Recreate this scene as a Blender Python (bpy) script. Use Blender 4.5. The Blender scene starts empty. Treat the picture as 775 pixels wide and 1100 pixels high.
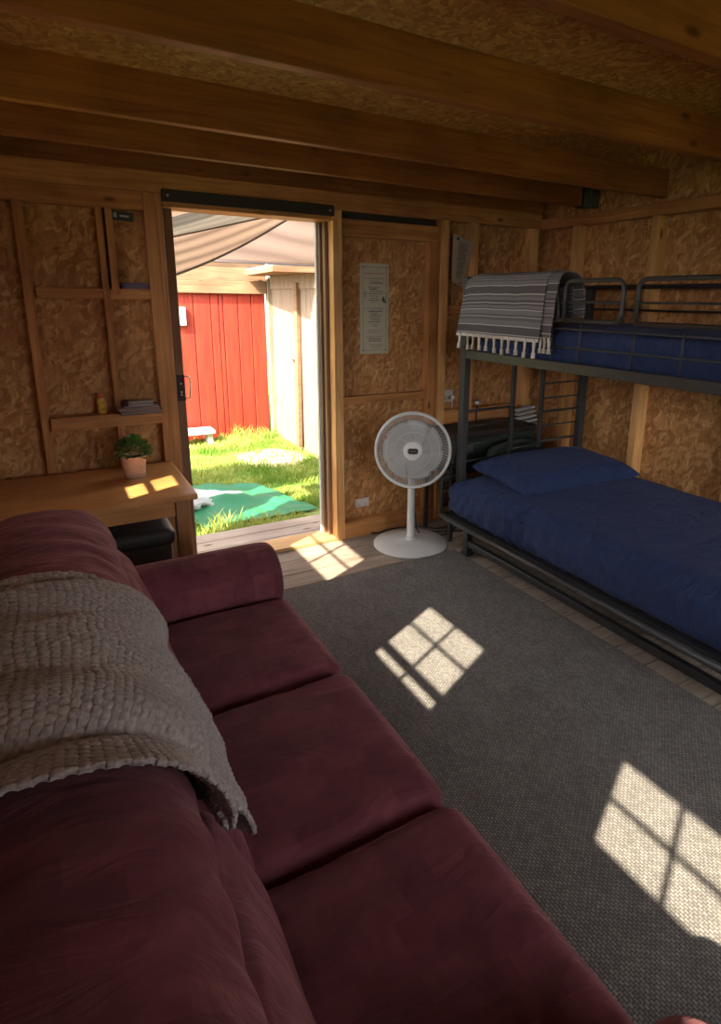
import bpy, bmesh, math, random
from mathutils import Vector, Matrix, noise
random.seed(7)
S = bpy.context.scene
COL = S.collection
PI = math.pi
R_ = math.radians

# ------------------------------------------------------------------ materials
def nt(name):
    m = bpy.data.materials.new(name); m.use_nodes = True
    t = m.node_tree; b = t.nodes['Principled BSDF']
    return m, t, b
def N(t, kind, **kw):
    n = t.nodes.new(kind)
    for k, v in kw.items():
        if k.startswith('i_'):
            n.inputs[k[2:].replace('_', ' ')].default_value = v
        else: setattr(n, k, v)
    return n
def L(t, a, b): t.links.new(a, b)
def c4(c): return (c[0], c[1], c[2], 1.0)
def ramp(t, fac, stops, interp='LINEAR'):
    r = N(t, 'ShaderNodeValToRGB'); e = r.color_ramp; e.interpolation = interp
    while len(e.elements) < len(stops): e.elements.new(0.5)
    for el, (p, c) in zip(e.elements, stops): el.position = p; el.color = c4(c)
    L(t, fac, r.inputs['Fac']); return r.outputs['Color']
def mapping(t, scale=(1,1,1), rot=(0,0,0), src='Object', rnd=False):
    tc = N(t, 'ShaderNodeTexCoord'); mp = N(t, 'ShaderNodeMapping')
    mp.inputs['Scale'].default_value = scale; mp.inputs['Rotation'].default_value = rot
    out = tc.outputs[src]
    if rnd:
        oi = N(t, 'ShaderNodeObjectInfo'); mu = N(t, 'ShaderNodeMath', operation='MULTIPLY'); mu.inputs[1].default_value = 17.0
        L(t, oi.outputs['Random'], mu.inputs[0])
        ad = N(t, 'ShaderNodeVectorMath', operation='ADD'); L(t, out, ad.inputs[0]); L(t, mu.outputs[0], ad.inputs[1]); out = ad.outputs[0]
    L(t, out, mp.inputs['Vector']); return mp.outputs['Vector']
def bump(t, b, h, strength=0.3, dist=0.01, prev=None):
    n = N(t, 'ShaderNodeBump'); n.inputs['Strength'].default_value = strength; n.inputs['Distance'].default_value = dist
    L(t, h, n.inputs['Height'])
    if prev: L(t, prev, n.inputs['Normal'])
    L(t, n.outputs['Normal'], b.inputs['Normal']); return n.outputs['Normal']
def mix(t, f, a, b, mode='MIX'):
    n = N(t, 'ShaderNodeMix', data_type='RGBA', blend_type=mode)
    if isinstance(f, float): n.inputs[0].default_value = f
    else: L(t, f, n.inputs[0])
    for s, v in ((n.inputs[6], a), (n.inputs[7], b)):
        if isinstance(v, (tuple, list)): s.default_value = c4(v)
        else: L(t, v, s)
    return n.outputs[2]
def plain(name, c, rough=0.5, metal=0.0, nb=0.0, ns=60, var=0.0, **kw):
    m, t, b = nt(name)
    b.inputs['Base Color'].default_value = c4(c); b.inputs['Roughness'].default_value = rough; b.inputs['Metallic'].default_value = metal
    n = N(t, 'ShaderNodeTexNoise'); n.inputs['Scale'].default_value = ns; n.inputs['Detail'].default_value = 3
    L(t, mapping(t), n.inputs['Vector'])
    if var > 0:
        L(t, ramp(t, n.outputs['Fac'], [(0.3, [x*(1-var) for x in c]), (0.7, [min(1, x*(1+var)) for x in c])]), b.inputs['Base Color'])
    if nb > 0: bump(t, b, n.outputs['Fac'], nb, 0.004)
    for k, v in kw.items(): b.inputs[k.replace('_', ' ')].default_value = v
    return m
def wood(name, axis, c0, c1, rough=0.55, knots=True, grain=1.0, spec=0.3):
    """sawn timber with the grain along one axis"""
    m, t, b = nt(name)
    sc = [26, 26, 26]; sc['xyz'.index(axis)] = 1.6
    v = mapping(t, sc, rnd=True)
    n = N(t, 'ShaderNodeTexNoise'); n.inputs['Scale'].default_value = 1.6*grain; n.inputs['Detail'].default_value = 6; n.inputs['Distortion'].default_value = 1.2
    L(t, v, n.inputs['Vector'])
    col = ramp(t, n.outputs['Fac'], [(0.28, c0), (0.5, [(a+b_)/2 for a, b_ in zip(c0, c1)]), (0.75, c1)])
    v2 = mapping(t, (1.3, 1.3, 1.3), rnd=True)
    n2 = N(t, 'ShaderNodeTexNoise'); n2.inputs['Scale'].default_value = 2.2; n2.inputs['Detail'].default_value = 2; L(t, v2, n2.inputs['Vector'])
    lo = ramp(t, n2.outputs['Fac'], [(0.3, (0.72, 0.68, 0.66)), (0.7, (1.12, 1.1, 1.06))])
    col = mix(t, 1.0, col, lo, 'MULTIPLY')
    if knots:
        sk = [9, 9, 9]; sk['xyz'.index(axis)] = 3.6
        vo = N(t, 'ShaderNodeTexVoronoi'); vo.inputs['Scale'].default_value = 1.0; L(t, mapping(t, sk, rnd=True), vo.inputs['Vector'])
        k = ramp(t, vo.outputs['Distance'], [(0.05, (0.28, 0.2, 0.15)), (0.085, (0.55, 0.45, 0.4)), (0.14, (1, 1, 1))])
        col = mix(t, 1.0, col, k, 'MULTIPLY')
    L(t, col, b.inputs['Base Color']); b.inputs['Roughness'].default_value = rough
    b.inputs['Specular IOR Level'].default_value = spec
    bump(t, b, n.outputs['Fac'], 0.25, 0.002)
    return m
def osb(name):
    m, t, b = nt(name)
    cols = []; hts = []
    base = mapping(t)
    wn = N(t, 'ShaderNodeTexNoise'); wn.inputs['Scale'].default_value = 5.0; wn.inputs['Detail'].default_value = 2; L(t, base, wn.inputs['Vector'])
    sb = N(t, 'ShaderNodeVectorMath', operation='SUBTRACT'); L(t, wn.outputs['Color'], sb.inputs[0]); sb.inputs[1].default_value = (.5,.5,.5)
    sm = N(t, 'ShaderNodeVectorMath', operation='SCALE'); L(t, sb.outputs[0], sm.inputs[0]); sm.inputs['Scale'].default_value = 0.14
    ad = N(t, 'ShaderNodeVectorMath', operation='ADD'); L(t, base, ad.inputs[0]); L(t, sm.outputs[0], ad.inputs[1])
    for i, (sc, rot) in enumerate([((12, 46, 46), (0.2, 0.5, 0.4)), ((44, 40, 11), (0.3, -0.35, 0.9)), ((40, 12, 44), (0.9, 1.2, -0.3)), ((15, 50, 34), (1.1, -0.9, 1.0))]):
        mp = N(t, 'ShaderNodeMapping'); mp.inputs['Scale'].default_value = sc; mp.inputs['Rotation'].default_value = rot
        mp.vector_type = 'POINT'; r0 = N(t, 'ShaderNodeMapping'); r0.inputs['Rotation'].default_value = rot; mp.inputs['Rotation'].default_value = (0, 0, 0)
        L(t, ad.outputs[0], r0.inputs['Vector']); L(t, r0.outputs[0], mp.inputs['Vector'])
        vo = N(t, 'ShaderNodeTexVoronoi'); vo.inputs['Scale'].default_value = 1.0; L(t, mp.outputs[0], vo.inputs['Vector'])
        sp = N(t, 'ShaderNodeSeparateColor'); L(t, vo.outputs['Color'], sp.inputs[0])
        cols.append(sp.outputs[0]); hts.append(sp.outputs[1])
    def pick(a, b_, f):
        x = N(t, 'ShaderNodeMix', data_type='FLOAT'); L(t, f, x.inputs[0]); L(t, a, x.inputs[2]); L(t, b_, x.inputs[3]); return x.outputs[0]
    def sharp(o, c):
        g = N(t, 'ShaderNodeMath', operation='GREATER_THAN'); g.inputs[1].default_value = c; L(t, o, g.inputs[0]); return g.outputs[0]
    v = pick(cols[0], cols[1], sharp(hts[1], .45)); v = pick(v, cols[2], sharp(hts[2], .6)); v = pick(v, cols[3], sharp(hts[3], .68))
    col = ramp(t, v, [(0.0, (0.33, 0.145, 0.048)), (0.3, (0.42, 0.195, 0.068)), (0.6, (0.49, 0.245, 0.09)), (0.9, (0.57, 0.31, 0.125)), (1.0, (0.64, 0.38, 0.17))])
    fn = N(t, 'ShaderNodeTexNoise'); fn.inputs['Scale'].default_value = 70; fn.inputs['Detail'].default_value = 3; L(t, mapping(t, (1, 1, .3), (0.3, .5, .2)), fn.inputs['Vector'])
    col = mix(t, 0.55, col, ramp(t, fn.outputs['Fac'], [(0.3, (0.6, 0.55, 0.5)), (0.65, (1.15, 1.12, 1.1))]), 'MULTIPLY')
    L(t, col, b.inputs['Base Color']); b.inputs['Roughness'].default_value = 0.6; b.inputs['Specular IOR Level'].default_value = 0.25
    bump(t, b, v, 0.35, 0.003)
    return m
M = {}
A0, A1 = (0.36, 0.145, 0.044), (0.60, 0.29, 0.105)
for ax in 'xyz': M['stud_'+ax] = wood('pine_'+ax, ax, A0, A1)
M['stud_l'] = wood('fresh_pine', 'z', (0.52, 0.26, 0.09), (0.78, 0.46, 0.19))
M['joist'] = wood('joist_timber', 'x', (0.21, 0.064, 0.017), (0.36, 0.128, 0.038))
M['osb'] = osb('strand_board')
M['board_floor'] = wood('worn_floorboards', 'x', (0.24, 0.19, 0.15), (0.47, 0.40, 0.33), rough=0.6)
M['honey'] = wood('honey_sill', 'x', (0.42, 0.24, 0.10), (0.66, 0.42, 0.2), rough=0.45)
M['deck'] = wood('weathered_deck', 'x', (0.30, 0.25, 0.21), (0.44, 0.38, 0.33), rough=0.8)
M['table'] = wood('varnished_pine', 'x', (0.47, 0.20, 0.062), (0.64, 0.32, 0.11), rough=0.35, knots=False, spec=0.5)
M['table_leg'] = wood('varnished_pine_leg', 'z', (0.27, 0.12, 0.042), (0.42, 0.2, 0.075), rough=0.4, knots=False, spec=0.5)
M['leaf'] = wood('door_leaf_wood', 'z', (0.17, 0.095, 0.055), (0.27, 0.16, 0.09), knots=False)
M['black'] = plain('matt_black_metal', (0.028, 0.028, 0.03), 0.42, 0.0, 0.1, 300)
M['rail'] = plain('grey_black_powder_coat', (0.04, 0.039, 0.04), 0.45, 0.0, 0.1, 300)
M['bar'] = plain('dark_brown_track', (0.026, 0.015, 0.012), 0.6)
M['steel'] = plain('brushed_steel', (0.5, 0.5, 0.48), 0.3, 0.9)
M['galv'] = plain('galvanised_hanger', (0.13, 0.13, 0.11), 0.45, 0.6)
M['white'] = plain('white_plastic', (0.62, 0.615, 0.6), 0.32, 0, 0.02, 20)
M['whitegloss'] = plain('white_gloss_cap', (0.7, 0.69, 0.66), 0.12)
M['socket'] = plain('white_socket', (0.55, 0.5, 0.48), 0.4)
M['strip'] = plain('grey_weather_strip', (0.5, 0.5, 0.47), 0.4)
M['pot'] = plain('blush_ceramic', (0.62, 0.40, 0.29), 0.55, 0, 0.05, 40, 0.06)
M['potbase'] = plain('pot_base_band', (0.45, 0.30, 0.24), 0.6)
M['soil'] = plain('soil', (0.04, 0.025, 0.015), 0.9, 0, 0.5, 90)
M['leafg'] = plain('plant_green', (0.07, 0.16, 0.025), 0.5, 0, 0, 30, 0.6)
M['box'] = plain('charcoal_plastic', (0.06, 0.06, 0.064), 0.45, 0, 0.25, 400)
M['paper'] = plain('cream_paper', (0.50, 0.46, 0.34), 0.8, 0, 0.05, 30, 0.05)
M['paper2'] = plain('aged_paper', (0.42, 0.32, 0.23), 0.8, 0, 0.05, 30, 0.05)
M['ink'] = plain('ink', (0.05, 0.045, 0.035), 0.8)
M['redink'] = plain('red_ink', (0.35, 0.06, 0.03), 0.8)
M['inkgreen'] = plain('green_print', (0.01, 0.09, 0.035), 0.7)
M['mag_dark'] = plain('dark_magazine', (0.09, 0.03, 0.035), 0.4, 0, 0, 60, 0.7)
M['mag_rose'] = plain('rose_magazine', (0.24, 0.13, 0.13), 0.4, 0, 0, 40, 0.5)
M['mag_pages'] = plain('page_edges', (0.22, 0.17, 0.15), 0.8)
M['mag_white'] = plain('pale_booklet', (0.36, 0.31, 0.3), 0.5)
M['yellow'] = plain('yellow_label', (0.55, 0.33, 0.04), 0.4, 0, 0, 50, 0.6)
M['orange'] = plain('orange_cap', (0.5, 0.12, 0.03), 0.4)
M['lav'] = plain('lavender_card', (0.12, 0.1, 0.14), 0.6)
M['dgreen'] = plain('dark_green_case', (0.02, 0.03, 0.022), 0.5)
M['khaki'] = plain('dark_green_canvas', (0.035, 0.05, 0.038), 0.85, 0, 0.3, 200)
M['tassel'] = plain('cream_cotton', (0.6, 0.55, 0.49), 0.9, 0, 0.4, 500)
M['vent'] = plain('off_white_vent', (0.5, 0.46, 0.43), 0.5)
M['rustic'] = plain('bench_white', (0.5, 0.49, 0.45), 0.6)
M['dirt'] = plain('bare_soil', (0.22, 0.16, 0.10), 0.95, 0, 0.6, 60, 0.4)
M['straw'] = plain('dry_straw', (0.42, 0.34, 0.22), 0.95, 0, 0.6, 60, 0.3)
M['foam'] = plain('black_underlay', (0.015, 0.015, 0.016), 0.9)

def m_rug():
    m, t, b = nt('grey_ribbed_rug')
    v = mapping(t, (1, 1, 1), (0, 0, PI/2))
    br = N(t, 'ShaderNodeTexBrick', offset=0.5, squash=1.0)
    br.inputs['Scale'].default_value = 1.0; br.inputs['Brick Width'].default_value = 0.0135; br.inputs['Row Height'].default_value = 0.0092
    br.inputs['Mortar Size'].default_value = 0.0019; br.inputs['Mortar Smooth'].default_value = 1.0; br.inputs['Bias'].default_value = 0
    br.inputs['Color1'].default_value = c4((0.30, 0.278, 0.255)); br.inputs['Color2'].default_value = c4((0.20, 0.188, 0.175)); br.inputs['Mortar'].default_value = c4((0.075, 0.071, 0.068))
    L(t, v, br.inputs['Vector'])
    n = N(t, 'ShaderNodeTexNoise'); n.inputs['Scale'].default_value = 9; n.inputs['Detail'].default_value = 4; L(t, mapping(t), n.inputs['Vector'])
    n3 = N(t, 'ShaderNodeTexNoise'); n3.inputs['Scale'].default_value = 260; n3.inputs['Detail'].default_value = 2; L(t, mapping(t), n3.inputs['Vector'])
    col = mix(t, 0.7, br.outputs['Color'], ramp(t, n.outputs['Fac'], [(0.3, (0.85, 0.85, 0.85)), (0.7, (1.1, 1.1, 1.1))]), 'MULTIPLY')
    col = mix(t, 0.7, col, ramp(t, n3.outputs['Fac'], [(0.35, (0.6, 0.6, 0.6)), (0.65, (1.25, 1.25, 1.25))]), 'MULTIPLY')
    L(t, col, b.inputs['Base Color']); b.inputs['Roughness'].default_value = 0.95; b.inputs['Specular IOR Level'].default_value = 0.1
    inv = N(t, 'ShaderNodeMath', operation='SUBTRACT'); inv.inputs[0].default_value = 1; L(t, br.outputs['Fac'], inv.inputs[1])
    bump(t, b, inv.outputs[0], 0.5, 0.003)
    return m
M['rug'] = m_rug()
def m_sofa():
    m, t, b = nt('burgundy_microsuede')
    v = mapping(t, (1, 1, 1), (0, 0, 0.0))
    br = N(t, 'ShaderNodeTexBrick', offset=0.43, offset_frequency=3, squash=1.3, squash_frequency=2)
    br.inputs['Scale'].default_value = 1.0; br.inputs['Brick Width'].default_value = 0.075; br.inputs['Row Height'].default_value = 0.045
    br.inputs['Mortar Size'].default_value = 0.0; br.inputs['Color1'].default_value = c4((0.135, 0.038, 0.048)); br.inputs['Color2'].default_value = c4((0.185, 0.054, 0.067))
    br.inputs['Mortar'].default_value = c4((0.165, 0.045, 0.057))
    L(t, v, br.inputs['Vector'])
    n = N(t, 'ShaderNodeTexNoise'); n.inputs['Scale'].default_value = 13; n.inputs['Detail'].default_value = 5; n.inputs['Distortion'].default_value = 0.6; L(t, mapping(t), n.inputs['Vector'])
    col = mix(t, 0.85, br.outputs['Color'], ramp(t, n.outputs['Fac'], [(0.3, (0.72, 0.7, 0.7)), (0.7, (1.2, 1.2, 1.2))]), 'MULTIPLY')
    L(t, col, b.inputs['Base Color']); b.inputs['Roughness'].default_value = 0.85; b.inputs['Specular IOR Level'].default_value = 0.15
    b.inputs['Sheen Weight'].default_value = 0.35; b.inputs['Sheen Roughness'].default_value = 0.45; b.inputs['Sheen Tint'].default_value = c4((0.8, 0.4, 0.42))
    n2 = N(t, 'ShaderNodeTexNoise'); n2.inputs['Scale'].default_value = 7; n2.inputs['Detail'].default_value = 5; n2.inputs['Distortion'].default_value = 1.5; L(t, mapping(t, (1, 2.2, 1)), n2.inputs['Vector'])
    bump(t, b, n2.outputs['Fac'], 0.45, 0.02)
    return m
M['sofa'] = m_sofa()
def m_navy():
    m, t, b = nt('navy_cotton')
    b.inputs['Base Color'].default_value = c4((0.023, 0.039, 0.108)); b.inputs['Roughness'].default_value = 0.8; b.inputs['Specular IOR Level'].default_value = 0.2
    b.inputs['Sheen Weight'].default_value = 0.12; b.inputs['Sheen Tint'].default_value = c4((0.45, 0.5, 0.8))
    n = N(t, 'ShaderNodeTexNoise'); n.inputs['Scale'].default_value = 6; n.inputs['Detail'].default_value = 6; n.inputs['Distortion'].default_value = 2.0; L(t, mapping(t, (1.0, 1.5, 1.0)), n.inputs['Vector'])
    bump(t, b, n.outputs['Fac'], 0.85, 0.03)
    return m
M['navy'] = m_navy()
def m_knit():
    m, t, b = nt('taupe_chunky_knit')
    tc = N(t, 'ShaderNodeTexCoord'); n = N(t, 'ShaderNodeTexNoise'); n.inputs['Scale'].default_value = 130; n.inputs['Detail'].default_value = 4; L(t, tc.outputs['Object'], n.inputs['Vector'])
    L(t, ramp(t, n.outputs['Fac'], [(0.3, (0.245, 0.205, 0.19)), (0.7, (0.45, 0.39, 0.365))]), b.inputs['Base Color'])
    b.inputs['Roughness'].default_value = 0.95; b.inputs['Specular IOR Level'].default_value = 0.1; b.inputs['Sheen Weight'].default_value = 0.3
    bump(t, b, n.outputs['Fac'], 0.6, 0.004)
    return m
M['knit'] = m_knit()
def m_weave():
    """striped flat weave: uv.x runs across the blanket, uv.y down its length in metres"""
    m, t, b = nt('grey_striped_weave')
    uv = N(t, 'ShaderNodeTexCoord'); sp = N(t, 'ShaderNodeSeparateXYZ'); L(t, uv.outputs['UV'], sp.inputs[0])
    mm = N(t, 'ShaderNodeMath', operation='FRACT'); sc = N(t, 'ShaderNodeMath', operation='MULTIPLY'); sc.inputs[1].default_value = 1/0.155
    L(t, sp.outputs['Y'], sc.inputs[0]); L(t, sc.outputs[0], mm.inputs[0])
    D = (0.055, 0.05, 0.055); G = (0.17, 0.155, 0.165); W = (0.46, 0.43, 0.42); K = (0.1, 0.092, 0.1)
    st = [(0.0, D), (0.06, W), (0.085, D), (0.13, G), (0.2, D), (0.225, W), (0.25, G), (0.36, D), (0.40, W), (0.42, K), (0.5, G), (0.6, K), (0.62, W), (0.65, D), (0.84, W), (0.87, K), (0.93, G)]
    col = ramp(t, mm.outputs[0], st, 'CONSTANT')
    # zigzag picks in pale yarn
    def wv(o, k, ph=0.0):
        a = N(t, 'ShaderNodeMath', operation='MULTIPLY'); a.inputs[1].default_value = k; L(t, o, a.inputs[0])
        f = N(t, 'ShaderNodeMath', operation='PINGPONG'); f.inputs[1].default_value = 0.5; L(t, a.outputs[0], f.inputs[0]); return f.outputs[0]
    zx = wv(sp.outputs['X'], 62); zy = wv(sp.outputs['Y'], 84)
    ad = N(t, 'ShaderNodeMath', operation='ADD'); L(t, zx, ad.inputs[0]); L(t, zy, ad.inputs[1])
    pg = N(t, 'ShaderNodeMath', operation='PINGPONG'); pg.inputs[1].default_value = 0.25; L(t, ad.outputs[0], pg.inputs[0])
    msk = N(t, 'ShaderNodeMath', operation='GREATER_THAN'); msk.inputs[1].default_value = 0.17; L(t, pg.outputs[0], msk.inputs[0])
    f = N(t, 'ShaderNodeMath', operation='MULTIPLY'); f.inputs[1].default_value = 0.6; L(t, msk.outputs[0], f.inputs[0])
    L(t, mix(t, f.outputs[0], col, (0.36, 0.325, 0.34)), b.inputs['Base Color'])
    b.inputs['Roughness'].default_value = 0.95; b.inputs['Specular IOR Level'].default_value = 0.1
    bump(t, b, pg.outputs[0], 0.8, 0.004)
    return m
M['weave'] = m_weave()
def m_paint(name, c, c2, rough=0.6):
    m, t, b = nt(name)
    n = N(t, 'ShaderNodeTexNoise'); n.inputs['Scale'].default_value = 1.5; n.inputs['Detail'].default_value = 6; L(t, mapping(t, (18, 18, 1.3)), n.inputs['Vector'])
    L(t, ramp(t, n.outputs['Fac'], [(0.35, c), (0.7, c2)]), b.inputs['Base Color']); b.inputs['Roughness'].default_value = rough
    bump(t, b, n.outputs['Fac'], 0.3, 0.003); return m
M['red'] = m_paint('red_painted_boards', (0.225, 0.014, 0.005), (0.31, 0.028, 0.008))
M['pale'] = m_paint('sun_bleached_boards', (0.18, 0.13, 0.088), (0.27, 0.20, 0.14), 0.8)
M['palewood'] = wood('pale_fascia', 'x', (0.15, 0.085, 0.045), (0.27, 0.165, 0.095), 0.8)
M['felt'] = plain('grey_roof_felt', (0.24, 0.25, 0.26), 0.9, 0, 0.4, 120)
def m_sail(name, c0, c1, k=26):
    m, t, b = nt(name)
    v = mapping(t, (1, 1, 1), (0, 0, 0.12)); w = N(t, 'ShaderNodeTexWave', bands_direction='Y'); w.inputs['Scale'].default_value = k/10; w.inputs['Distortion'].default_value = 1.2; w.inputs['Detail'].default_value = 3; w.inputs['Detail Scale'].default_value = 0.6
    L(t, v, w.inputs['Vector'])
    col = ramp(t, w.outputs['Fac'], [(0.0, c0), (0.25, [(x+y)/2 for x, y in zip(c0, c1)]), (1.0, c1)])
    d = N(t, 'ShaderNodeBsdfDiffuse'); tr = N(t, 'ShaderNodeBsdfTranslucent'); mx = N(t, 'ShaderNodeMixShader'); mx.inputs[0].default_value = 0.5
    L(t, col, d.inputs[0]); L(t, col, tr.inputs[0]); L(t, d.outputs[0], mx.inputs[1]); L(t, tr.outputs[0], mx.inputs[2])
    L(t, mx.outputs[0], t.nodes['Material Output'].inputs['Surface']); return m
M['sail'] = m_sail('brown_shade_cloth', (0.36, 0.285, 0.25), (0.52, 0.42, 0.365))
M['sail2'] = m_sail('pink_shade_cloth', (0.48, 0.37, 0.32), (0.62, 0.49, 0.43))
M['sail3'] = m_sail('grey_shade_cloth', (0.40, 0.37, 0.35), (0.48, 0.45, 0.42), 60)
M['hem'] = plain('dark_hem', (0.10, 0.085, 0.09), 0.8)
def m_grass():
    m, t, b = nt('lawn')
    n = N(t, 'ShaderNodeTexNoise'); n.inputs['Scale'].default_value = 2.2; n.inputs['Detail'].default_value = 8; L(t, mapping(t), n.inputs['Vector'])
    gc = ramp(t, n.outputs['Fac'], [(0.3, (0.07, 0.15, 0.022)), (0.52, (0.15, 0.24, 0.05)), (0.7, (0.30, 0.27, 0.13))])
    dv = N(t, 'ShaderNodeVectorMath', operation='DISTANCE'); L(t, mapping(t, (1, .85, 0)), dv.inputs[0]); dv.inputs[1].default_value = (1.95, 5.05, 0)
    da = N(t, 'ShaderNodeMath', operation='ADD'); L(t, dv.outputs['Value'], da.inputs[0]); dn2 = N(t, 'ShaderNodeMath', operation='MULTIPLY'); dn2.inputs[1].default_value = .35; L(t, n.outputs['Fac'], dn2.inputs[0]); L(t, dn2.outputs[0], da.inputs[1])
    L(t, mix(t, ramp(t, da.outputs[0], [(0.42, (1, 1, 1)), (0.6, (0, 0, 0))]), gc, (0.40, 0.33, 0.21)), b.inputs['Base Color'])
    b.inputs['Roughness'].default_value = 0.95; b.inputs['Specular IOR Level'].default_value = 0.1
    bump(t, b, n.outputs['Fac'], 0.8, 0.02); return m
M['lawn'] = m_grass()
def m_blade(name, c0, c1):
    m, t, b = nt(name)
    n = N(t, 'ShaderNodeTexNoise'); n.inputs['Scale'].default_value = 3.0; n.inputs['Detail'].default_value = 5; L(t, mapping(t), n.inputs['Vector'])
    col = ramp(t, n.outputs['Fac'], [(0.35, c0), (0.65, c1)])
    d = N(t, 'ShaderNodeBsdfDiffuse'); tr = N(t, 'ShaderNodeBsdfTranslucent'); mx = N(t, 'ShaderNodeMixShader'); mx.inputs[0].default_value = 0.35
    L(t, col, d.inputs[0]); L(t, col, tr.inputs[0]); L(t, d.outputs[0], mx.inputs[1]); L(t, tr.outputs[0], mx.inputs[2])
    L(t, mx.outputs[0], t.nodes['Material Output'].inputs['Surface']); return m
M['blade'] = m_blade('grass_blades', (0.15, 0.27, 0.04), (0.42, 0.45, 0.13))
M['tarp'] = plain('green_tarp', (0.012, 0.16, 0.07), 0.55, 0, 0.1, 300, 0.15)
M['sheet'] = plain('pale_sheet', (0.30, 0.34, 0.33), 0.6, 0, 0.3, 90, 0.1)
def m_glass(name, tint=(1, 1, 1)):
    m = bpy.data.materials.new(name); m.use_nodes = True; t = m.node_tree; t.nodes.remove(t.nodes['Principled BSDF'])
    tr = N(t, 'ShaderNodeBsdfTransparent'); tr.inputs[0].default_value = c4(tint); g = N(t, 'ShaderNodeBsdfGlossy'); g.inputs['Roughness'].default_value = 0.02
    fr = N(t, 'ShaderNodeFresnel'); fr.inputs[0].default_value = 1.3; mx = N(t, 'ShaderNodeMixShader')
    L(t, fr.outputs[0], mx.inputs[0]); L(t, tr.outputs[0], mx.inputs[1]); L(t, g.outputs[0], mx.inputs[2]); L(t, mx.outputs[0], t.nodes['Material Output'].inputs['Surface'])
    return m
M['glass'] = m_glass('window_glass')
def m_fanblade():
    m, t, b = nt('translucent_blade'); b.inputs['Base Color'].default_value = c4((0.5, 0.5, 0.5)); b.inputs['Roughness'].default_value = 0.35
    n = N(t, 'ShaderNodeTexNoise'); n.inputs['Scale'].default_value = 20; L(t, mapping(t), n.inputs['Vector'])
    L(t, ramp(t, n.outputs['Fac'], [(0.3, (0.5, 0.49, 0.47)), (0.7, (0.56, 0.55, 0.53))]), b.inputs['Base Color'])
    b.inputs['Alpha'].default_value = 0.75; return m
M['fblade'] = m_fanblade()

# ------------------------------------------------------------------ mesh helpers (all in world coordinates)
def wloc(o):
    v = Vector((0, 0, 0))
    while o is not None: v += o.location; o = o.parent
    return v
def obj(name, bm, m, parent=None, smooth=False, auto=None):
    me = bpy.data.meshes.new(name)
    if parent is not None: bmesh.ops.translate(bm, vec=-wloc(parent), verts=bm.verts)
    bmesh.ops.recalc_face_normals(bm, faces=bm.faces)
    if smooth:
        for f in bm.faces: f.smooth = True
    if auto is not None:
        for e in bm.edges:
            if len(e.link_faces) == 2 and e.calc_face_angle(0) > R_(auto): e.smooth = False
    bm.to_mesh(me); bm.free()
    o = bpy.data.objects.new(name, me); COL.objects.link(o)
    for x in (m if isinstance(m, (list, tuple)) else [m]): me.materials.append(M[x] if isinstance(x, str) else x)
    if parent is not None: o.parent = parent
    return o
def tag(o, label=None, cat=None, group=None, kind=None):
    if label: o['label'] = label
    if cat: o['category'] = cat
    if group: o['group'] = group
    if kind: o['kind'] = kind
    return o
def thing(name, loc, label, cat, group=None):
    o = bpy.data.objects.new(name, None); COL.objects.link(o); o.location = loc; o.empty_display_size = 0.1
    return tag(o, label, cat, group)
def struct(name, bm, m, label=None, **kw):
    o = obj(name, bm, m, **kw); return tag(o, label, kind='structure')
def box(bm, x0, x1, y0, y1, z0, z1, bev=0.0, mi=0, mat=None):
    r = bmesh.ops.create_cube(bm, size=1.0); vs = r['verts']
    for v in vs: v.co = Vector((x0+(v.co.x+.5)*(x1-x0), y0+(v.co.y+.5)*(y1-y0), z0+(v.co.z+.5)*(z1-z0)))
    fs = set(f for v in vs for f in v.link_faces)
    if bev > 0:
        es = list(set(e for v in vs for e in v.link_edges))
        rr = bmesh.ops.bevel(bm, geom=es, offset=bev, segments=2, affect='EDGES', profile=0.5)
        fs = set(rr['faces']) | set(f for f in fs if f.is_valid); vs = list(set(v for f in fs for v in f.verts))
    for f in fs: f.material_index = mi
    if mat is not None:
        for v in vs: v.co = mat @ v.co
    return vs
def B(x0, x1, y0, y1, z0, z1, bev=0.003):
    bm = bmesh.new(); box(bm, x0, x1, y0, y1, z0, z1, bev); return bm
def tube(bm, pts, r, n=8, closed=False, cap=True, mi=0):
    pts = [Vector(p) for p in pts]; k = len(pts); rings = []
    up = None
    for i, p in enumerate(pts):
        if closed: d = pts[(i+1) % k]-pts[i-1]
        else: d = pts[min(i+1, k-1)]-pts[max(i-1, 0)]
        d.normalize()
        if up is None:
            up = Vector((0, 0, 1)) if abs(d.z) < 0.9 else Vector((1, 0, 0))
        s = d.cross(up); s.normalize(); up = s.cross(d); up.normalize()
        rr = r[i] if isinstance(r, (list, tuple)) else r
        rings.append([bm.verts.new(p + (s*math.cos(2*PI*j/n)+up*math.sin(2*PI*j/n))*rr) for j in range(n)])
    for i in range(k if closed else k-1):
        a, b = rings[i], rings[(i+1) % k]
        for j in range(n):
            f = bm.faces.new((a[j], a[(j+1) % n], b[(j+1) % n], b[j])); f.material_index = mi
    if cap and not closed:
        bm.faces.new(rings[0]); bm.faces.new(rings[-1])
def T(pts, r, n=8, **kw):
    bm = bmesh.new(); tube(bm, pts, r, n, **kw); return bm
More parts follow.
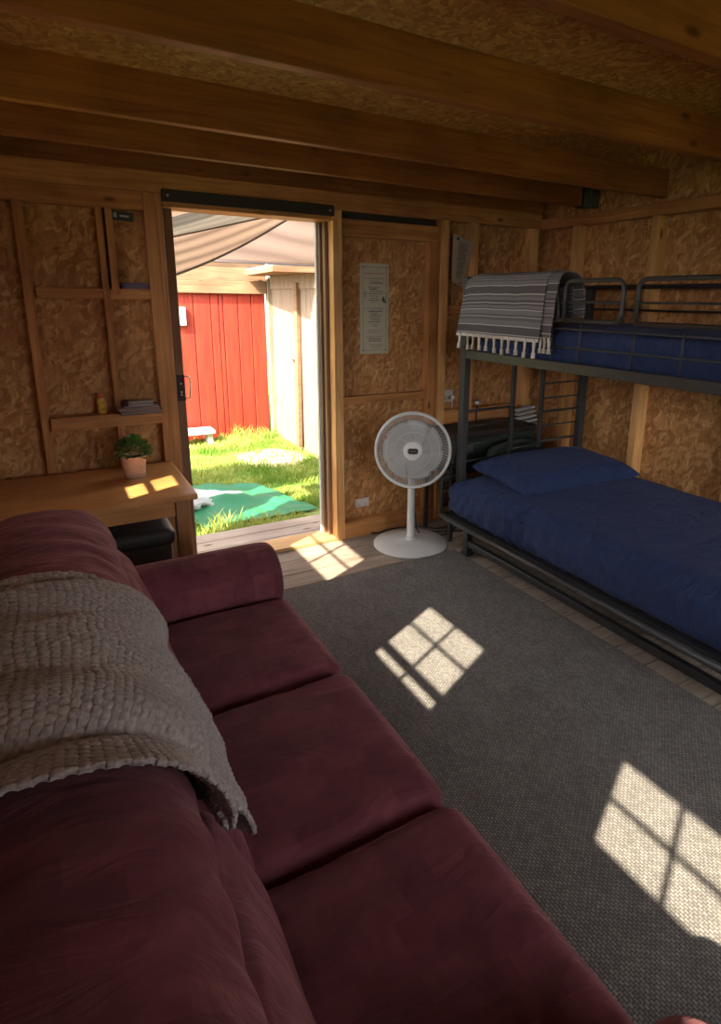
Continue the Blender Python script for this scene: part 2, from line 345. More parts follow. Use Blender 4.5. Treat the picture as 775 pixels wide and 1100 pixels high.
def lathe(bm, prof, c, n=40, mat=None):
    rings = []
    for (r, z) in prof:
        rings.append([bm.verts.new((r*math.cos(2*PI*j/n), r*math.sin(2*PI*j/n), z)) for j in range(n)] if r > 1e-6 else [bm.verts.new((0, 0, z))])
    for a, b in zip(rings, rings[1:]):
        for j in range(n):
            if len(a) == 1 and len(b) == 1: continue
            if len(a) == 1: bm.faces.new((a[0], b[(j+1) % n], b[j]))
            elif len(b) == 1: bm.faces.new((a[j], a[(j+1) % n], b[0]))
            else: bm.faces.new((a[j], a[(j+1) % n], b[(j+1) % n], b[j]))
    vs = [v for r in rings for v in r]
    for v in vs: v.co = (mat @ v.co) if mat is not None else v.co + Vector(c)
def arc_path(pts, r, n=6):
    """polyline with rounded corners"""
    pts = [Vector(p) for p in pts]; out = [pts[0]]
    for a, b, c in zip(pts, pts[1:], pts[2:]):
        d1 = (a-b); d2 = (c-b); q = min(r, d1.length*.49, d2.length*.49); p0 = b+d1.normalized()*q; p1 = b+d2.normalized()*q
        for i in range(n+1):
            t = i/n; out.append(p0*(1-t)**2+b*2*t*(1-t)+p1*t*t)
    out.append(pts[-1]); return out
def cushion(x0, x1, y0, y1, z0, z1, r=0.05, puff=(0, 0, 0), n=26, wr=None, seed=0):
    """rounded box, each face swelling, with optional wrinkle displacement wr(p)->Vector"""
    bm = bmesh.new(); r_ = bmesh.ops.create_cube(bm, size=2.0)
    bmesh.ops.subdivide_edges(bm, edges=bm.edges[:], cuts=n, use_grid_fill=True)
    c = Vector(((x0+x1)/2, (y0+y1)/2, (z0+z1)/2)); h = Vector(((x1-x0)/2, (y1-y0)/2, (z1-z0)/2))
    for v in bm.verts:
        u = v.co.copy()
        # concentrate vertices near the edges
        u = Vector([math.copysign(abs(a)**0.8, a) for a in u])
        p = Vector((u.x*h.x, u.y*h.y, u.z*h.z))
        inner = Vector([max(-(h[i]-min(r, h[i]*.98)), min(h[i]-min(r, h[i]*.98), p[i])) for i in range(3)])
        d = p-inner
        if d.length > 1e-9:
            rr = Vector([min(r, h[i]*.98) for i in range(3)])
            dd = d.normalized(); p = inner+Vector((dd.x*rr.x, dd.y*rr.y, dd.z*rr.z))
        q = [(1-u[1]**2)*(1-u[2]**2), (1-u[0]**2)*(1-u[2]**2), (1-u[0]**2)*(1-u[1]**2)]
        for i in range(3): p[i] += puff[i]*max(0, q[i])**0.8*u[i]
        p += c
        if wr: p = p + wr(p, u)
        v.co = p
    return bm
def grid(fn, nu, nv, uvf=None, thick=0.0):
    """surface from fn(u,v) with optional uv map and thickness along the normal"""
    bm = bmesh.new(); uvl = bm.loops.layers.uv.new('UVMap') if uvf else None
    P = [[Vector(fn(i/nu, j/nv)) for j in range(nv+1)] for i in range(nu+1)]
    def nrm(i, j):
        a = P[min(i+1, nu)][j]-P[max(i-1, 0)][j]; b = P[i][min(j+1, nv)]-P[i][max(j-1, 0)]; n = a.cross(b)
        return n.normalized() if n.length > 1e-12 else Vector((0, 0, 1))
    layers = [[[bm.verts.new(P[i][j]) for j in range(nv+1)] for i in range(nu+1)]]
    if thick: layers.append([[bm.verts.new(P[i][j]-nrm(i, j)*thick) for j in range(nv+1)] for i in range(nu+1)])
    for k, V in enumerate(layers):
        for i in range(nu):
            for j in range(nv):
                idx = [(i, j), (i+1, j), (i+1, j+1), (i, j+1)]
                if k: idx.reverse()
                f = bm.faces.new([V[a][b] for a, b in idx])
                if uvl:
                    for lp, (a, b) in zip(f.loops, idx): lp[uvl].uv = uvf(a/nu, b/nv)
    if thick:
        Aa, Bb = layers
        rim = [(i, 0) for i in range(nu)]+[(nu, j) for j in range(nv)]+[(i, nv) for i in range(nu, 0, -1)]+[(0, j) for j in range(nv, 0, -1)]
        for p, q in zip(rim, rim[1:]+rim[:1]):
            f = bm.faces.new((Aa[p[0]][p[1]], Bb[p[0]][p[1]], Bb[q[0]][q[1]], Aa[q[0]][q[1]]))
            if uvl:
                for lp, (a, b) in zip(f.loops, (p, p, q, q)): lp[uvl].uv = uvf(a/nu, b/nv)
    return bm
def nz(x, y=0, z=0): return noise.noise(Vector((x, y, z)))
def sstep(a, b, x):
    t = max(0, min(1, (x-a)/(b-a))); return t*t*(3-2*t)

# ------------------------------------------------------------------ camera (solved from the room's own edges)
fx, cx, cy = 640.77, 431.37, 483.37
yaw, pit, rol = R_(30.851), R_(14.120), R_(-0.785)
fwd = Vector((math.sin(yaw)*math.cos(pit), math.cos(yaw)*math.cos(pit), -math.sin(pit)))
rt = Vector((math.cos(yaw), -math.sin(yaw), 0)); dn = fwd.cross(rt)
r2 = rt*math.cos(rol)+dn*math.sin(rol); d2 = -rt*math.sin(rol)+dn*math.cos(rol)
cam = bpy.data.cameras.new('camera'); co = bpy.data.objects.new('camera', cam); COL.objects.link(co)
mw = Matrix((r2, -d2, -fwd)).transposed().to_4x4(); mw.translation = (0, 0, 1.5); co.matrix_world = mw
cam.sensor_fit = 'HORIZONTAL'; cam.sensor_width = 36; cam.lens = fx*36/775
cam.shift_x = (387.5-cx)/775; cam.shift_y = (cy-550)/775; cam.clip_start = 0.02
S.camera = co

# ------------------------------------------------------------------ room shell
XL, XR, YB, YW = -0.40, 3.13, -1.30, 3.33     # faces of the strand board
ZC = 2.33
# floor: separate-looking boards in one surface
bm = bmesh.new(); y = YB; k = 0
ys = [3.43, 3.27]
while ys[-1] > YB: ys.append(ys[-1]-(0.155 if len(ys) != 3 else 0.17))
for a, b in zip(ys, ys[1:]):
    box(bm, XL-0.02, XR+0.02, b+0.003, a-0.003, -0.03, 0.0+random.uniform(-.001, .001), 0.003)
box(bm, XL-0.02, XR+0.02, YB, 3.43, -0.05, -0.025)
struct('floor', bm, 'board_floor')
# wall_front: board around the doorway 0.575..1.48
bm = bmesh.new()
for x0, x1, z0, z1 in [(XL-.02, 0.585, -.03, ZC), (1.50, XR+.02, -.03, ZC), (0.585, 1.50, 1.96, ZC)]:
    box(bm, x0, x1, YW, 3.42, z0, z1)
struct('wall_front', bm, 'osb')
bm = bmesh.new(); box(bm, XR, XR+.04, YB, 3.42, -.03, ZC); struct('wall_right', bm, 'osb')
# wall_left: three window openings plus a small one added to sun the table
wins = [(2.325, 2.52, 1.305, 1.56), (1.95, 2.50, 1.60, 1.93), (0.825, 1.278, 1.505, 1.962), (-0.362, 0.092, 1.61, 1.962)]
bm = bmesh.new(); x0, x1 = XL-.03, XL
# grid of cells over the left wall, leaving out the cells that fall inside an opening
ye = sorted(set([YB, 3.42]+[v for q in wins for v in q[:2]])); ze = sorted(set([-.03, ZC]+[v for q in wins for v in q[2:]]))
for ya, yb_ in zip(ye, ye[1:]):
    for za, zb in zip(ze, ze[1:]):
        if not any(q[0] <= (ya+yb_)/2 <= q[1] and q[2] <= (za+zb)/2 <= q[3] for q in wins): box(bm, x0, x1, ya, yb_, za, zb)
bmesh.ops.remove_doubles(bm, verts=bm.verts, dist=1e-5)
struct('wall_left', bm, 'osb')
wn = 0
for a, b, WZ0, WZ1 in wins:
    wn += 1
    bm = bmesh.new(); fw = 0.006; xa, xb = XL-.03, XL-.004
    m = (a+b)/2
    box(bm, xa, xb, a, a+fw, WZ0, WZ1); box(bm, xa, xb, b-fw, b, WZ0, WZ1)
    box(bm, xa, xb, a, b, WZ0, WZ0+fw); box(bm, xa, xb, a, b, WZ1-fw, WZ1)
    w = struct('window_%d' % wn, bm, 'stud_z')
    bm = bmesh.new()
    if b-a < .2: box(bm, xa+.008, xb-.008, a, b, 1.408, 1.434)
    else:
        box(bm, xa+.008, xb-.008, m-.008, m+.008, WZ0, WZ1); box(bm, xa+.008, xb-.008, a, b, 1.775, 1.790)
        if WZ0 < 1.55: box(bm, xa, xb, a, b, 1.572, 1.603)
    obj('window_bars', bm, 'stud_z', w)
    bm = bmesh.new(); box(bm, XL-.020, XL-.017, a+fw, b-fw, WZ0+fw, WZ1-fw); obj('glass_pane', bm, 'glass', w)
# wall_back with a wide unseen window, added and sized to brighten the room
bm = bmesh.new(); bx0, bx1, bz0, bz1 = 0.8, 2.8, 0.75, 1.80
for q in [(XL-.02, bx0, -.03, ZC), (bx1, XR+.02, -.03, ZC), (bx0, bx1, -.03, bz0), (bx0, bx1, bz1, ZC)]: box(bm, q[0], q[1], YB-.04, YB, q[2], q[3])
struct('wall_back', bm, 'osb')
wn += 1; bm = bmesh.new()
for x in (bx0, (bx0+bx1)/2-.02, bx1-.04): box(bm, x, x+.04, YB-.05, YB+.01, bz0, bz1)
for z in (bz0, bz1-.04): box(bm, bx0, bx1, YB-.05, YB+.01, z, z+.04)
w = struct('window_%d' % wn, bm, 'stud_x')
obj('glass_pane', B(bx0+.02, bx1-.02, YB-.022, YB-.018, bz0+.02, bz1-.02, 0), 'glass', w)
# ceiling sheathing
bm = bmesh.new(); box(bm, XL-.22, XR+.3, YB-.2, 3.62, ZC, ZC+.03); struct('ceiling', bm, 'osb')
tn = 0
def trim(bm, m, **kw):
    global tn; tn += 1; return struct('trim_%d' % tn, bm, m, **kw)
def stud(x0, x1, y0, y1, z0, z1, ax='z'): return trim(B(x0, x1, y0, y1, z0, z1, 0.003), 'stud_'+ax)
# joists over the room, running across it
for i, yj in enumerate([2.85, 2.35, 1.632, 1.02, 0.42, -0.2, -0.8]):
    trim(B(XL, 3.09 if i == 0 else XR, yj, yj+.042, 2.08, 2.228, .003), 'joist')
trim(B(XL, 3.09, 3.29, YW, 2.082, 2.24, .002), 'joist')
# galvanised joist hanger at the right end of the rear joist
bm = bmesh.new(); box(bm, 2.985, 2.992, 2.838, 2.904, 2.075, 2.2); box(bm, 2.985, 3.055, 2.838, 2.842, 2.075, 2.2); box(bm, 2.985, 3.055, 2.9, 2.904, 2.075, 2.2); box(bm, 2.985, 3.055, 2.838, 2.904, 2.073, 2.079); box(bm, 3.04, 3.10, 2.82, 2.838, 2.075, 2.2)
trim(bm, 'galv')
# top plates
stud(XL, 3.05, 3.262, YW, 1.985, 2.08, 'x'); stud(3.05, XR, YB, YW, 1.98, 2.045, 'y'); stud(XL, -.33, YB, 3.26, 1.985, 2.08, 'y')
# wall_front studs and rails, left bay
stud(0.278, 0.306, 3.272, YW, 0, 1.985); stud(0.318, 0.350, 3.268, YW, 1.51, 1.90); stud(0.49, 0.575, 3.262, YW, 0, 1.985)
stud(XL, 0.49, 3.27, YW, 1.90, 1.985, 'x'); stud(0.306, 0.49, 3.275, YW, 1.485, 1.535, 'x')
stud(0.0, 0.278, 3.275, YW, 1.485, 1.535, 'x'); stud(-.05, -.01, 3.27, YW, 0, 1.9)
# shelf board in the left bay
trim(B(-0.01, 0.49, 3.235, YW, 0.865, 0.93, .003), 'stud_x')
stud(XL, 0.49, 3.27, YW, 0, 0.09, 'x')
# door surround
trim(B(0.575, 1.48, 3.262, 3.42, 1.927, 1.985, .002), 'stud_x')
trim(B(1.478, 1.535, 3.258, 3.42, 0, 1.985, .003), 'stud_l')
trim(B(1.455, 1.4775, 3.325, 3.36, 0.02, 1.927, .002), 'leaf')
trim(B(1.430, 1.4775, 3.395, 3.42, 0.02, 1.927, .002), 'strip'); trim(B(1.444, 1.4775, 3.375, 3.394, 0.02, 1.927, .002), 'leaf')
trim(B(0.575, 1.4775, 3.262, 3.43, 0.0, 0.022, .004), 'honey')
trim(B(0.575, 1.4775, 3.43, 3.445, -0.01, 0.012, .002), 'bar')
# fixed panel right of the doorway
stud(1.535, 2.205, 3.272, YW, 1.852, 1.945, 'x'); trim(B(1.535, 2.205, 3.30, YW, 1.945, 1.985, .0), 'bar')  # dark strip stands in for the shaded gap above the panel rail
stud(2.145, 2.205, 3.274, YW, 0.105, 1.852); stud(1.535, 2.145, 3.278, YW, 0.872, 0.918, 'x'); stud(1.535, 2.205, 3.262, YW, 0, 0.105, 'x')
stud(2.205, 2.229, 3.282, YW, 0, 1.985); trim(B(2.231, 2.279, 3.258, YW, 0, 1.985, .003), 'stud_l')
stud(2.279, 3.05, 3.262, YW, 0, 0.09, 'x')
trim(B(2.447, 2.515, 3.262, YW, 0.78, 1.985, .003), 'stud_l'); stud(2.279, 2.447, 3.27, YW, 1.42, 1.47, 'x'); stud(2.279, 2.967, 3.262, YW, 0.68, 0.78, 'x')
trim(B(2.967, 3.035, 3.262, YW, 0, 1.985, .003), 'stud_l')
# right wall studs
for yy in (2.92, 2.32, 1.70, 1.08, 0.46, -0.2): trim(B(3.05, XR, yy, yy+.05, 0.09, 1.98, .003), 'stud_l')
stud(3.05, XR, YB, 3.26, 0, 0.09, 'y')
for yy in (1.55, 2.75, .4): stud(XL, -.34, yy, yy+.05, 0, 1.985)

# door leaf, slid to the left outside the studs, with lock and pull
o = struct('door_1', B(-0.28, 0.634, 3.345, 3.39, 0.03, 1.95, .003), 'leaf')
# gap of the leaf: board wall is cut behind the leaf edge by the stud
bm = bmesh.new(); box(bm, 0.594, 0.634, 3.338, 3.346, 0.955, 1.095, .002); obj('lock_plate', bm, 'bar', o)
bm = bmesh.new()
for z in (0.985, 1.0, 1.045): box(bm, 0.610, 0.617, 3.335, 3.340, z, z+.008, .001)
obj('lock_screws', bm, 'steel', o)
bm = bmesh.new(); tube(bm, arc_path([(0.632, 3.375, 1.085), (0.668, 3.375, 1.08), (0.664, 3.375, .965), (0.632, 3.375, .96)], .012), .0045, 8); obj('pull_handle', bm, 'steel', o, smooth=True)

# black sliding-door track bar above the doorway
o = obj('track_bar', B(0.575, 1.48, 3.238, 3.262, 1.948, 2.004, .002), 'bar'); tag(o, 'long dark brown bar mounted above the open doorway', 'rail')
for x in (0.60, 1.455): 
    bm = bmesh.new(); lathe(bm, [(0, .003), (.005, .002), (.006, 0)], (0, 0, 0), 12, Matrix.Translation((x, 3.238, 1.975)) @ Matrix.Rotation(PI/2, 4, 'X'))
    obj('screw', bm, 'steel', o)

# ------------------------------------------------------------------ rug
def rugf(u, v):
    x = 0.05+u*(2.045-0.05); y = -0.9+v*(2.762+0.9); return (x, y+0.012*u*0, 0.011+0.0012*nz(x*3, y*3))
bm = grid(rugf, 30, 50, None, 0.009)
tag(obj('rug', bm, 'rug'), 'dark grey ribbed woven rug covering the floor between sofa and bed', 'rug')

# ------------------------------------------------------------------ sofa
sofa = thing('sofa', (0.25, 1.13, 0), 'burgundy suede sofa with three seat cushions and rolled arms', 'sofa')
def wr_seat(p, u):
    k = 0.006*nz(p.x*6, p.y*5, 1.3)+0.003*nz(p.x*16, p.y*14, 4)
    e = max(0, 1-min(abs(abs(u.y)-1)/0.18, 1))
    k -= 0.004*e*abs(math.sin(p.x*38+3*nz(p.x*9, p.y*4)))
    return Vector((0, 0, k if u.z > 0 else 0))
seams = [1.932, 1.418, 0.880, 0.345]
for a, b in zip(seams, seams[1:]):
    obj('seat_cushion', cushion(0.10, 0.668, b+0.001, a-0.001, 0.29, 0.452, 0.05, (0.008, 0.004, 0.014), 34, wr_seat), 'sofa', sofa, smooth=True)
obj('seat_base', cushion(-0.25, 0.64, 0.14, 2.14, 0.045, 0.31, 0.03, (0, 0, 0), 12), 'sofa', sofa, smooth=True)
def arm(yc, sgn):
    """rolled arm: cross-section in y-z, swept along x, closed with a rounded front"""
    Rr = 0.128; zc = 0.478
    prof = []
    for i in range(25):
        a = -0.75+i*(PI+1.2)/24            # from the inner side over the top to the outer side
        prof.append((-math.cos(a)*Rr, math.sin(a)*Rr))
    prof += [(0.105, -0.42), (-0.105, -0.42)]
    n = len(prof); xs = [-0.24, -0.1, 0.1, 0.3, 0.42, 0.50, 0.56, 0.60, 0.632, 0.652, 0.664, 0.669]
    sc = [1, 1, 1, 1, 1.0, 1.0, 1.005, 1.0, .985, .95, .87, .74]
    bm = bmesh.new(); rings = []
    # resample the section for smooth wrinkles
    for x, s in zip(xs, sc):
        ring = []
        for k, (py, pz) in enumerate(prof):
            w = 0.005*nz(x*7, k*0.35, sgn*3)+0.004*math.exp(-((x-.33)/.03)**2)*math.sin(k*.8)
            ring.append(bm.verts.new((x, yc+sgn*py*s*(1+w*3), zc+(pz+.02)*s*(1+w*3)-.02)))
        rings.append(ring)
    for r0, r1 in zip(rings, rings[1:]):
        for j in range(n): bm.faces.new((r0[j], r0[(j+1) % n], r1[(j+1) % n], r1[j]))
    bm.faces.new(rings[0]); bm.faces.new(rings[-1])
    return bm
for yc, s in ((2.052, 1), (0.225, -1)):
    o = obj('armrest', arm(yc, s), 'sofa', sofa, smooth=True)
    sd = o.modifiers.new('s', 'SUBSURF'); sd.levels = 2; sd.render_levels = 2
    # stitched seam round the arm
# backrest: profile in x-z, front (lumbar roll, crease, head roll) over the top to the rear
PROF = [(0.24, 0.40), (0.236, 0.46), (0.218, 0.52), (0.196, 0.575), (0.178, 0.625), (0.160, 0.665), (0.139, 0.692), (0.120, 0.704), (0.128, 0.722), (0.126, 0.75), (0.108, 0.785), (0.078, 0.818), (0.035, 0.845), (-0.02, 0.858), (-0.09, 0.86), (-0.16, 0.848), (-0.215, 0.815), (-0.245, 0.76), (-0.26, 0.66), (-0.262, 0.4), (-0.262, 0.08)]
def profp(s):
    """catmull point at s in 0..1 along PROF"""
    k = s*(len(PROF)-1); i = min(int(k), len(PROF)-2); t = k-i
    p0, p1, p2, p3 = PROF[max(i-1, 0)], PROF[i], PROF[i+1], PROF[min(i+2, len(PROF)-1)]
    return [0.5*((2*p1[q])+(-p0[q]+p2[q])*t+(2*p0[q]-5*p1[q]+4*p2[q]-p3[q])*t*t+(-p0[q]+3*p1[q]-3*p2[q]+p3[q])*t**3) for q in (0, 1)]
def backp(s, y):
    x, z = profp(s)
    # tight vertical tucks where the three back cushions meet, diagonal wrinkles
    d = min(abs(y-q) for q in (1.418, 0.88)); g = math.exp(-(d/0.022)**2)
    f = sstep(0.0, 0.06, s)*(1-sstep(0.72, 0.8, s))
    e1 = max(0, 1-(2.10-y)/0.07)**2+max(0, 1-(y-.14)/.07)**2
    dx = -(0.022*g+0.05*e1)*f
    dz = -(0.022*g+0.055*e1)*sstep(0.4, 0.6, s)*(1-sstep(.8, .9, s))
    w = 0.007*math.sin(46*(y+0.55*z)+5*nz(y*3, s*7))*f*sstep(.0, .45, s)*(0.4+0.6*abs(nz(y*5, s*4, 2)))
    w += 0.008*nz(y*5, s*8, 7)*f
    return Vector((x+dx+w*0.8, y, z+dz+w*0.6))
bm = grid(lambda u, v: backp(u, 0.14+v*1.975), 110, 190, None, 0)
# end caps
obj('backrest', bm, 'sofa', sofa, smooth=True)
for yy in (0.142, 2.108):
    bm = bmesh.new(); pts = [profp(i/60) for i in range(61)]
    vs = [bm.verts.new((x-.03 if x > 0 else x, yy, z-(0.05 if z > .7 else 0))) for x, z in pts]
    bmesh.ops.triangle_fill(bm, edges=[bm.edges.new((vs[i], vs[(i+1) % 61])) for i in range(61)], use_beauty=True)
    obj('back_panel', bm, 'sofa', sofa)
for x in (-0.2, 0.55):
    for y in (0.22, 2.05): obj('foot', B(x, x+.05, y-.025, y+.025, 0.02, 0.05), 'black', sofa)

# chunky knitted throw over the back
def knitf(u, v):
    # u: 0 at the lower hem in front .. 1 behind the top ; v: 0 near edge .. 1 far edge
    s = 0.16+u*(0.86-0.16)
    yn = 0.80-0.05*math.sin(u*PI)+0.05*(1-u)**3; yf = 1.19+0.27*sstep(0, .55, u)+0.02*math.sin(u*9)
    y = yn+(yf-yn)*v
    bs = lambda k: backp(max(k-.04, 0), y)*.25+backp(k, y)*.5+backp(min(k+.04, 1), y)*.25
    p = bs(s); q = bs(min(s+.01, 1)); tx = (q-p); nrm = Vector((tx.z, 0, -tx.x)).normalized()
    if nrm.x < 0 and s < .6: nrm = -nrm
    if s >= .6 and nrm.z < 0 and s < .78: nrm = -nrm
    wd = (yf-yn)
    fold = (0.004+0.014*sstep(.02, .4, u))*(0.5+0.5*math.sin(v*wd*30+1.6*math.sin(u*4)+u*2.2)) + 0.008*(0.5+0.5*nz(u*4, v*6, 3))
    ux, vx = u*0.80/0.0125, v*wd/0.0145
    row = int(ux); st = abs(math.sin(PI*ux))**0.6*(0.45+0.55*abs(math.sin(PI*(vx+0.5*(row % 2)))))
    edge = 0.005*math.exp(-((1-v)*wd/.02)**2)+0.005*math.exp(-(v*wd/.02)**2)
    return p+nrm*(0.018+fold+0.0048*st+edge)
bm = grid(knitf, 420, 300, None, 0.008)
tag(obj('knitted_throw', bm, 'knit', smooth=True), 'chunky taupe knitted throw draped over the back of the burgundy sofa', 'blanket')

# ------------------------------------------------------------------ table with things on and under it
tb = thing('side_table', (0.15, 2.92, 0), 'varnished pine table with square legs left of the doorway', 'table')
TZ = 0.66
bm = bmesh.new(); box(bm, -0.30, 0.517, 2.612, 3.232, TZ-.03, TZ, .008); obj('tabletop', bm, 'table', tb, auto=35)
obj('apron', B(-0.26, 0.478, 2.665, 2.685, TZ-.11, TZ-.03), 'table', tb); obj('apron', B(-0.26, 0.478, 3.17, 3.19, TZ-.11, TZ-.03), 'table', tb)
obj('apron', B(0.452, 0.47, 2.685, 3.17, TZ-.11, TZ-.03), 'table_leg', tb)
for x, y in ((0.425, 2.65), (0.44, 3.15), (-0.28, 2.65), (-0.28, 3.15)): obj('leg', B(x, x+.062, y, y+.055, 0, TZ-.03, .004), 'table_leg', tb)
# potted plant
px, py = 0.312, 3.02
pl = thing('potted_plant', (px, py, TZ), 'small bushy green plant in a blush pot on the pine table', 'plant')
bm = bmesh.new(); lathe(bm, [(0, 0), (.042, 0), (.045, .004), (.0465, .018), (.047, .0185), (.056, .10), (.0565, .103), (.052, .104), (.05, .09), (0, .088)], (px, py, TZ), 40)
po = obj('pot', bm, 'pot', pl, smooth=True, auto=40)
bm = bmesh.new(); lathe(bm, [(.0462, .001), (.0475, .003), (.0485, .017), (.047, .019)], (px, py, TZ), 40); obj('base_band', bm, 'potbase', po, smooth=True)
bm = bmesh.new(); lathe(bm, [(0, .092), (.05, .09)], (px, py, TZ), 24); obj('soil', bm, 'soil', pl)
bm = bmesh.new()
for i in range(1000):
    a = random.uniform(0, 2*PI); e = random.uniform(-.1, 1)**1.0*PI/2; rr = random.uniform(.6, 1)
    c = Vector((px+.086*rr*math.cos(a)*math.cos(e), py+.086*rr*math.sin(a)*math.cos(e), TZ+.115+.085*rr*math.sin(e)+.012*nz(a*2, e)))
    d = Vector((math.cos(a)*math.cos(e*.8), math.sin(a)*math.cos(e*.8), math.sin(e)*.7+random.uniform(-.3, .3))).normalized()
    s = d.cross(Vector((0, 0, 1))).normalized(); s = (s+Vector((random.uniform(-.5, .5),)*3)).normalized(); l = random.uniform(.011, .019); w = l*.36
    up = d.cross(s)*0.003
    vs = [bm.verts.new(p) for p in (c-d*l*.5, c+s*w-d*l*.1, c+s*w*.8+d*l*.25, c+d*l*.6, c-s*w*.8+d*l*.25, c-s*w-d*l*.1)]; m_ = bm.verts.new(c+up)
    for k in range(6): bm.faces.new((vs[k], vs[(k+1) % 6], m_))
obj('foliage', bm, 'leafg', pl)
# charcoal storage box under the table
sb = thing('storage_box', (0.15, 2.75, 0), 'charcoal plastic storage box with rounded lid under the pine table', 'box')
obj('box_body', cushion(-0.18, 0.415, 2.735, 3.0, 0.0, 0.41, 0.03, (0, 0, 0), 14), 'box', sb, smooth=True)
obj('lid', cushion(-0.195, 0.43, 2.712, 3.015, 0.395, 0.47, 0.03, (0.0, 0.0, 0.008), 20), 'box', sb, smooth=True)
bm = bmesh.new(); box(bm, 0.0, 0.16, 2.706, 2.716, 0.375, 0.43, .004); obj('latch', bm, 'box', sb)
# shelf contents
def mag(x0, x1, y0, y1, z0, z1, m, label, rot=0, name='magazine'):
    c = Vector(((x0+x1)/2, (y0+y1)/2, 0)); mt = Matrix.Translation(c) @ Matrix.Rotation(rot, 4, 'Z') @ Matrix.Translation(-c)
    t = thing(name, (c.x, c.y, z0), label, 'magazine', 'magazines on the shelf beside the door')
    bm = bmesh.new(); h = z1-z0; box(bm, x0, x1, y0, y1, z0, z0+h*.18, 0, mat=mt); box(bm, x0, x1, y0, y1, z1-h*.18, z1, 0, mat=mt); box(bm, x0, x0+.002, y0, y1, z0, z1, 0, mat=mt)
    obj('cover', bm, m, t)
    bm = bmesh.new(); box(bm, x0+.002, x1-.003, y0+.003, y1-.003, z0+h*.18, z1-h*.18, 0, mat=mt); obj('pages', bm, 'mag_pages', t)
mag(0.29, 0.487, 3.17, 3.268, 0.930, 0.950, 'mag_dark', 'dark patterned magazine at the bottom of the shelf stack', 0.02)
mag(0.285, 0.475, 3.165, 3.266, 0.950, 0.966, 'mag_rose', 'rose covered magazine lying on the dark magazine', -0.03)
mag(0.305, 0.47, 3.18, 3.266, 0.966, 0.975, 'mag_dark', 'thin dark magazine lying under the pale booklet', 0.04)
mag(0.33, 0.445, 3.165, 3.245, 0.975, 0.994, 'mag_white', 'pale booklet on top of the magazine stack', 0.0, 'booklet')
cn = thing('spray_can', (0.225, 3.275, .93), 'small yellow can with orange cap on the left shelf', 'can')
bm = bmesh.new(); lathe(bm, [(0, 0), (.019, 0), (.021, .003), (.021, .07), (.017, .078), (.0, .079)], (.218, 3.282, .93), 20); obj('can_body', bm, 'yellow', cn, smooth=True, auto=40)
bm = bmesh.new(); lathe(bm, [(.0155, .0785), (.0155, .1), (.012, .104), (0, .104)], (.218, 3.282, .93), 20); obj('cap', bm, 'orange', cn, smooth=True, auto=40)
bx = thing('flat_box', (0.42, 3.3, 1.535), 'flat dusky lavender box lying on the upper left ledge', 'box')
obj('box_base', B(0.362, 0.485, 3.277, 3.325, 1.535, 1.553), 'lav', bx); obj('box_lid', B(0.360, 0.487, 3.275, 3.327, 1.553, 1.564), 'lav', bx)
ct = thing('hanging_case', (0.39, 3.32, 1.87), 'small dark green case fixed high on the left board', 'case')
mt = Matrix.Translation((0.392, 0, 1.872)) @ Matrix.Rotation(R_(3), 4, 'Y') @ Matrix.Translation((-0.392, 0, -1.872))
bm = bmesh.new(); box(bm, .35, .447, 3.3, 3.33, 1.853, 1.892, .003, mat=mt); obj('case_body', bm, 'dgreen', ct)
bm = bmesh.new(); box(bm, .358, .372, 3.296, 3.30, 1.862, 1.884, .001, mat=mt); box(bm, .385, .425, 3.297, 3.30, 1.868, 1.876, .001, mat=mt); obj('clasp', bm, 'steel', ct)

# ------------------------------------------------------------------ poster and notice
def text_mesh(body, size, loc, rotx=PI/2, m='ink', parent=None, name='lettering', shear=0.0, ry=0.0):
    cu = bpy.data.curves.new('t', 'FONT'); cu.body = body; cu.size = size; cu.extrude = 0.0003; cu.align_x = 'CENTER'; cu.shear = shear; cu.resolution_u = 2
    to = bpy.data.objects.new('t', cu); COL.objects.link(to); bpy.context.view_layer.update()
    me = bpy.data.meshes.new_from_object(to.evaluated_get(bpy.context.evaluated_depsgraph_get())); bpy.data.objects.remove(to)
    me.transform(Matrix.Translation(loc) @ Matrix.Rotation(ry, 4, 'Y') @ Matrix.Rotation(rotx, 4, 'X'))
    bm = bmesh.new(); bm.from_mesh(me); return obj(name, bm, m, parent)
yp = 3.3285
po = thing('poster', (1.77, YW, 1.18), 'tall narrow cream poster with black border and lines of text', 'poster')
pX0, pX1, pZ0, pZ1 = 1.682, 1.880, 1.172, 1.712
obj('sheet', grid(lambda u, v: (pX0+(pX1-pX0)*u, yp-.002*math.sin(u*PI)-.001*math.sin(v*5), pZ0+(pZ1-pZ0)*v), 8, 16, None, .0012), 'paper', po)
yi = yp-.0042
bm = bmesh.new()
bx0_, bx1_, bz0_, bz1_ = pX0+.018, pX1-.018, pZ0+.022, pZ1-.022
for q in [(bx0_, bx1_, bz1_-.0016, bz1_), (bx0_, bx1_, bz0_, bz0_+.0016), (bx0_, bx0_+.0016, bz0_, bz1_), (bx1_-.0016, bx1_, bz0_, bz1_)]: box(bm, q[0], q[1], yi-.0004, yi, q[2], q[3])
for x in (bx0_, bx1_):
    for z in (bz0_, bz1_): box(bm, x-.004, x+.004, yi-.0005, yi, z-.004, z+.004)
obj('border', bm, 'ink', po)
text_mesh('Welcome to the Hut', 0.0165, ((pX0+pX1)/2-.002, yi, 1.648), m='redink', parent=po, name='title', shear=0.35)
bm = bmesh.new(); random.seed(3)
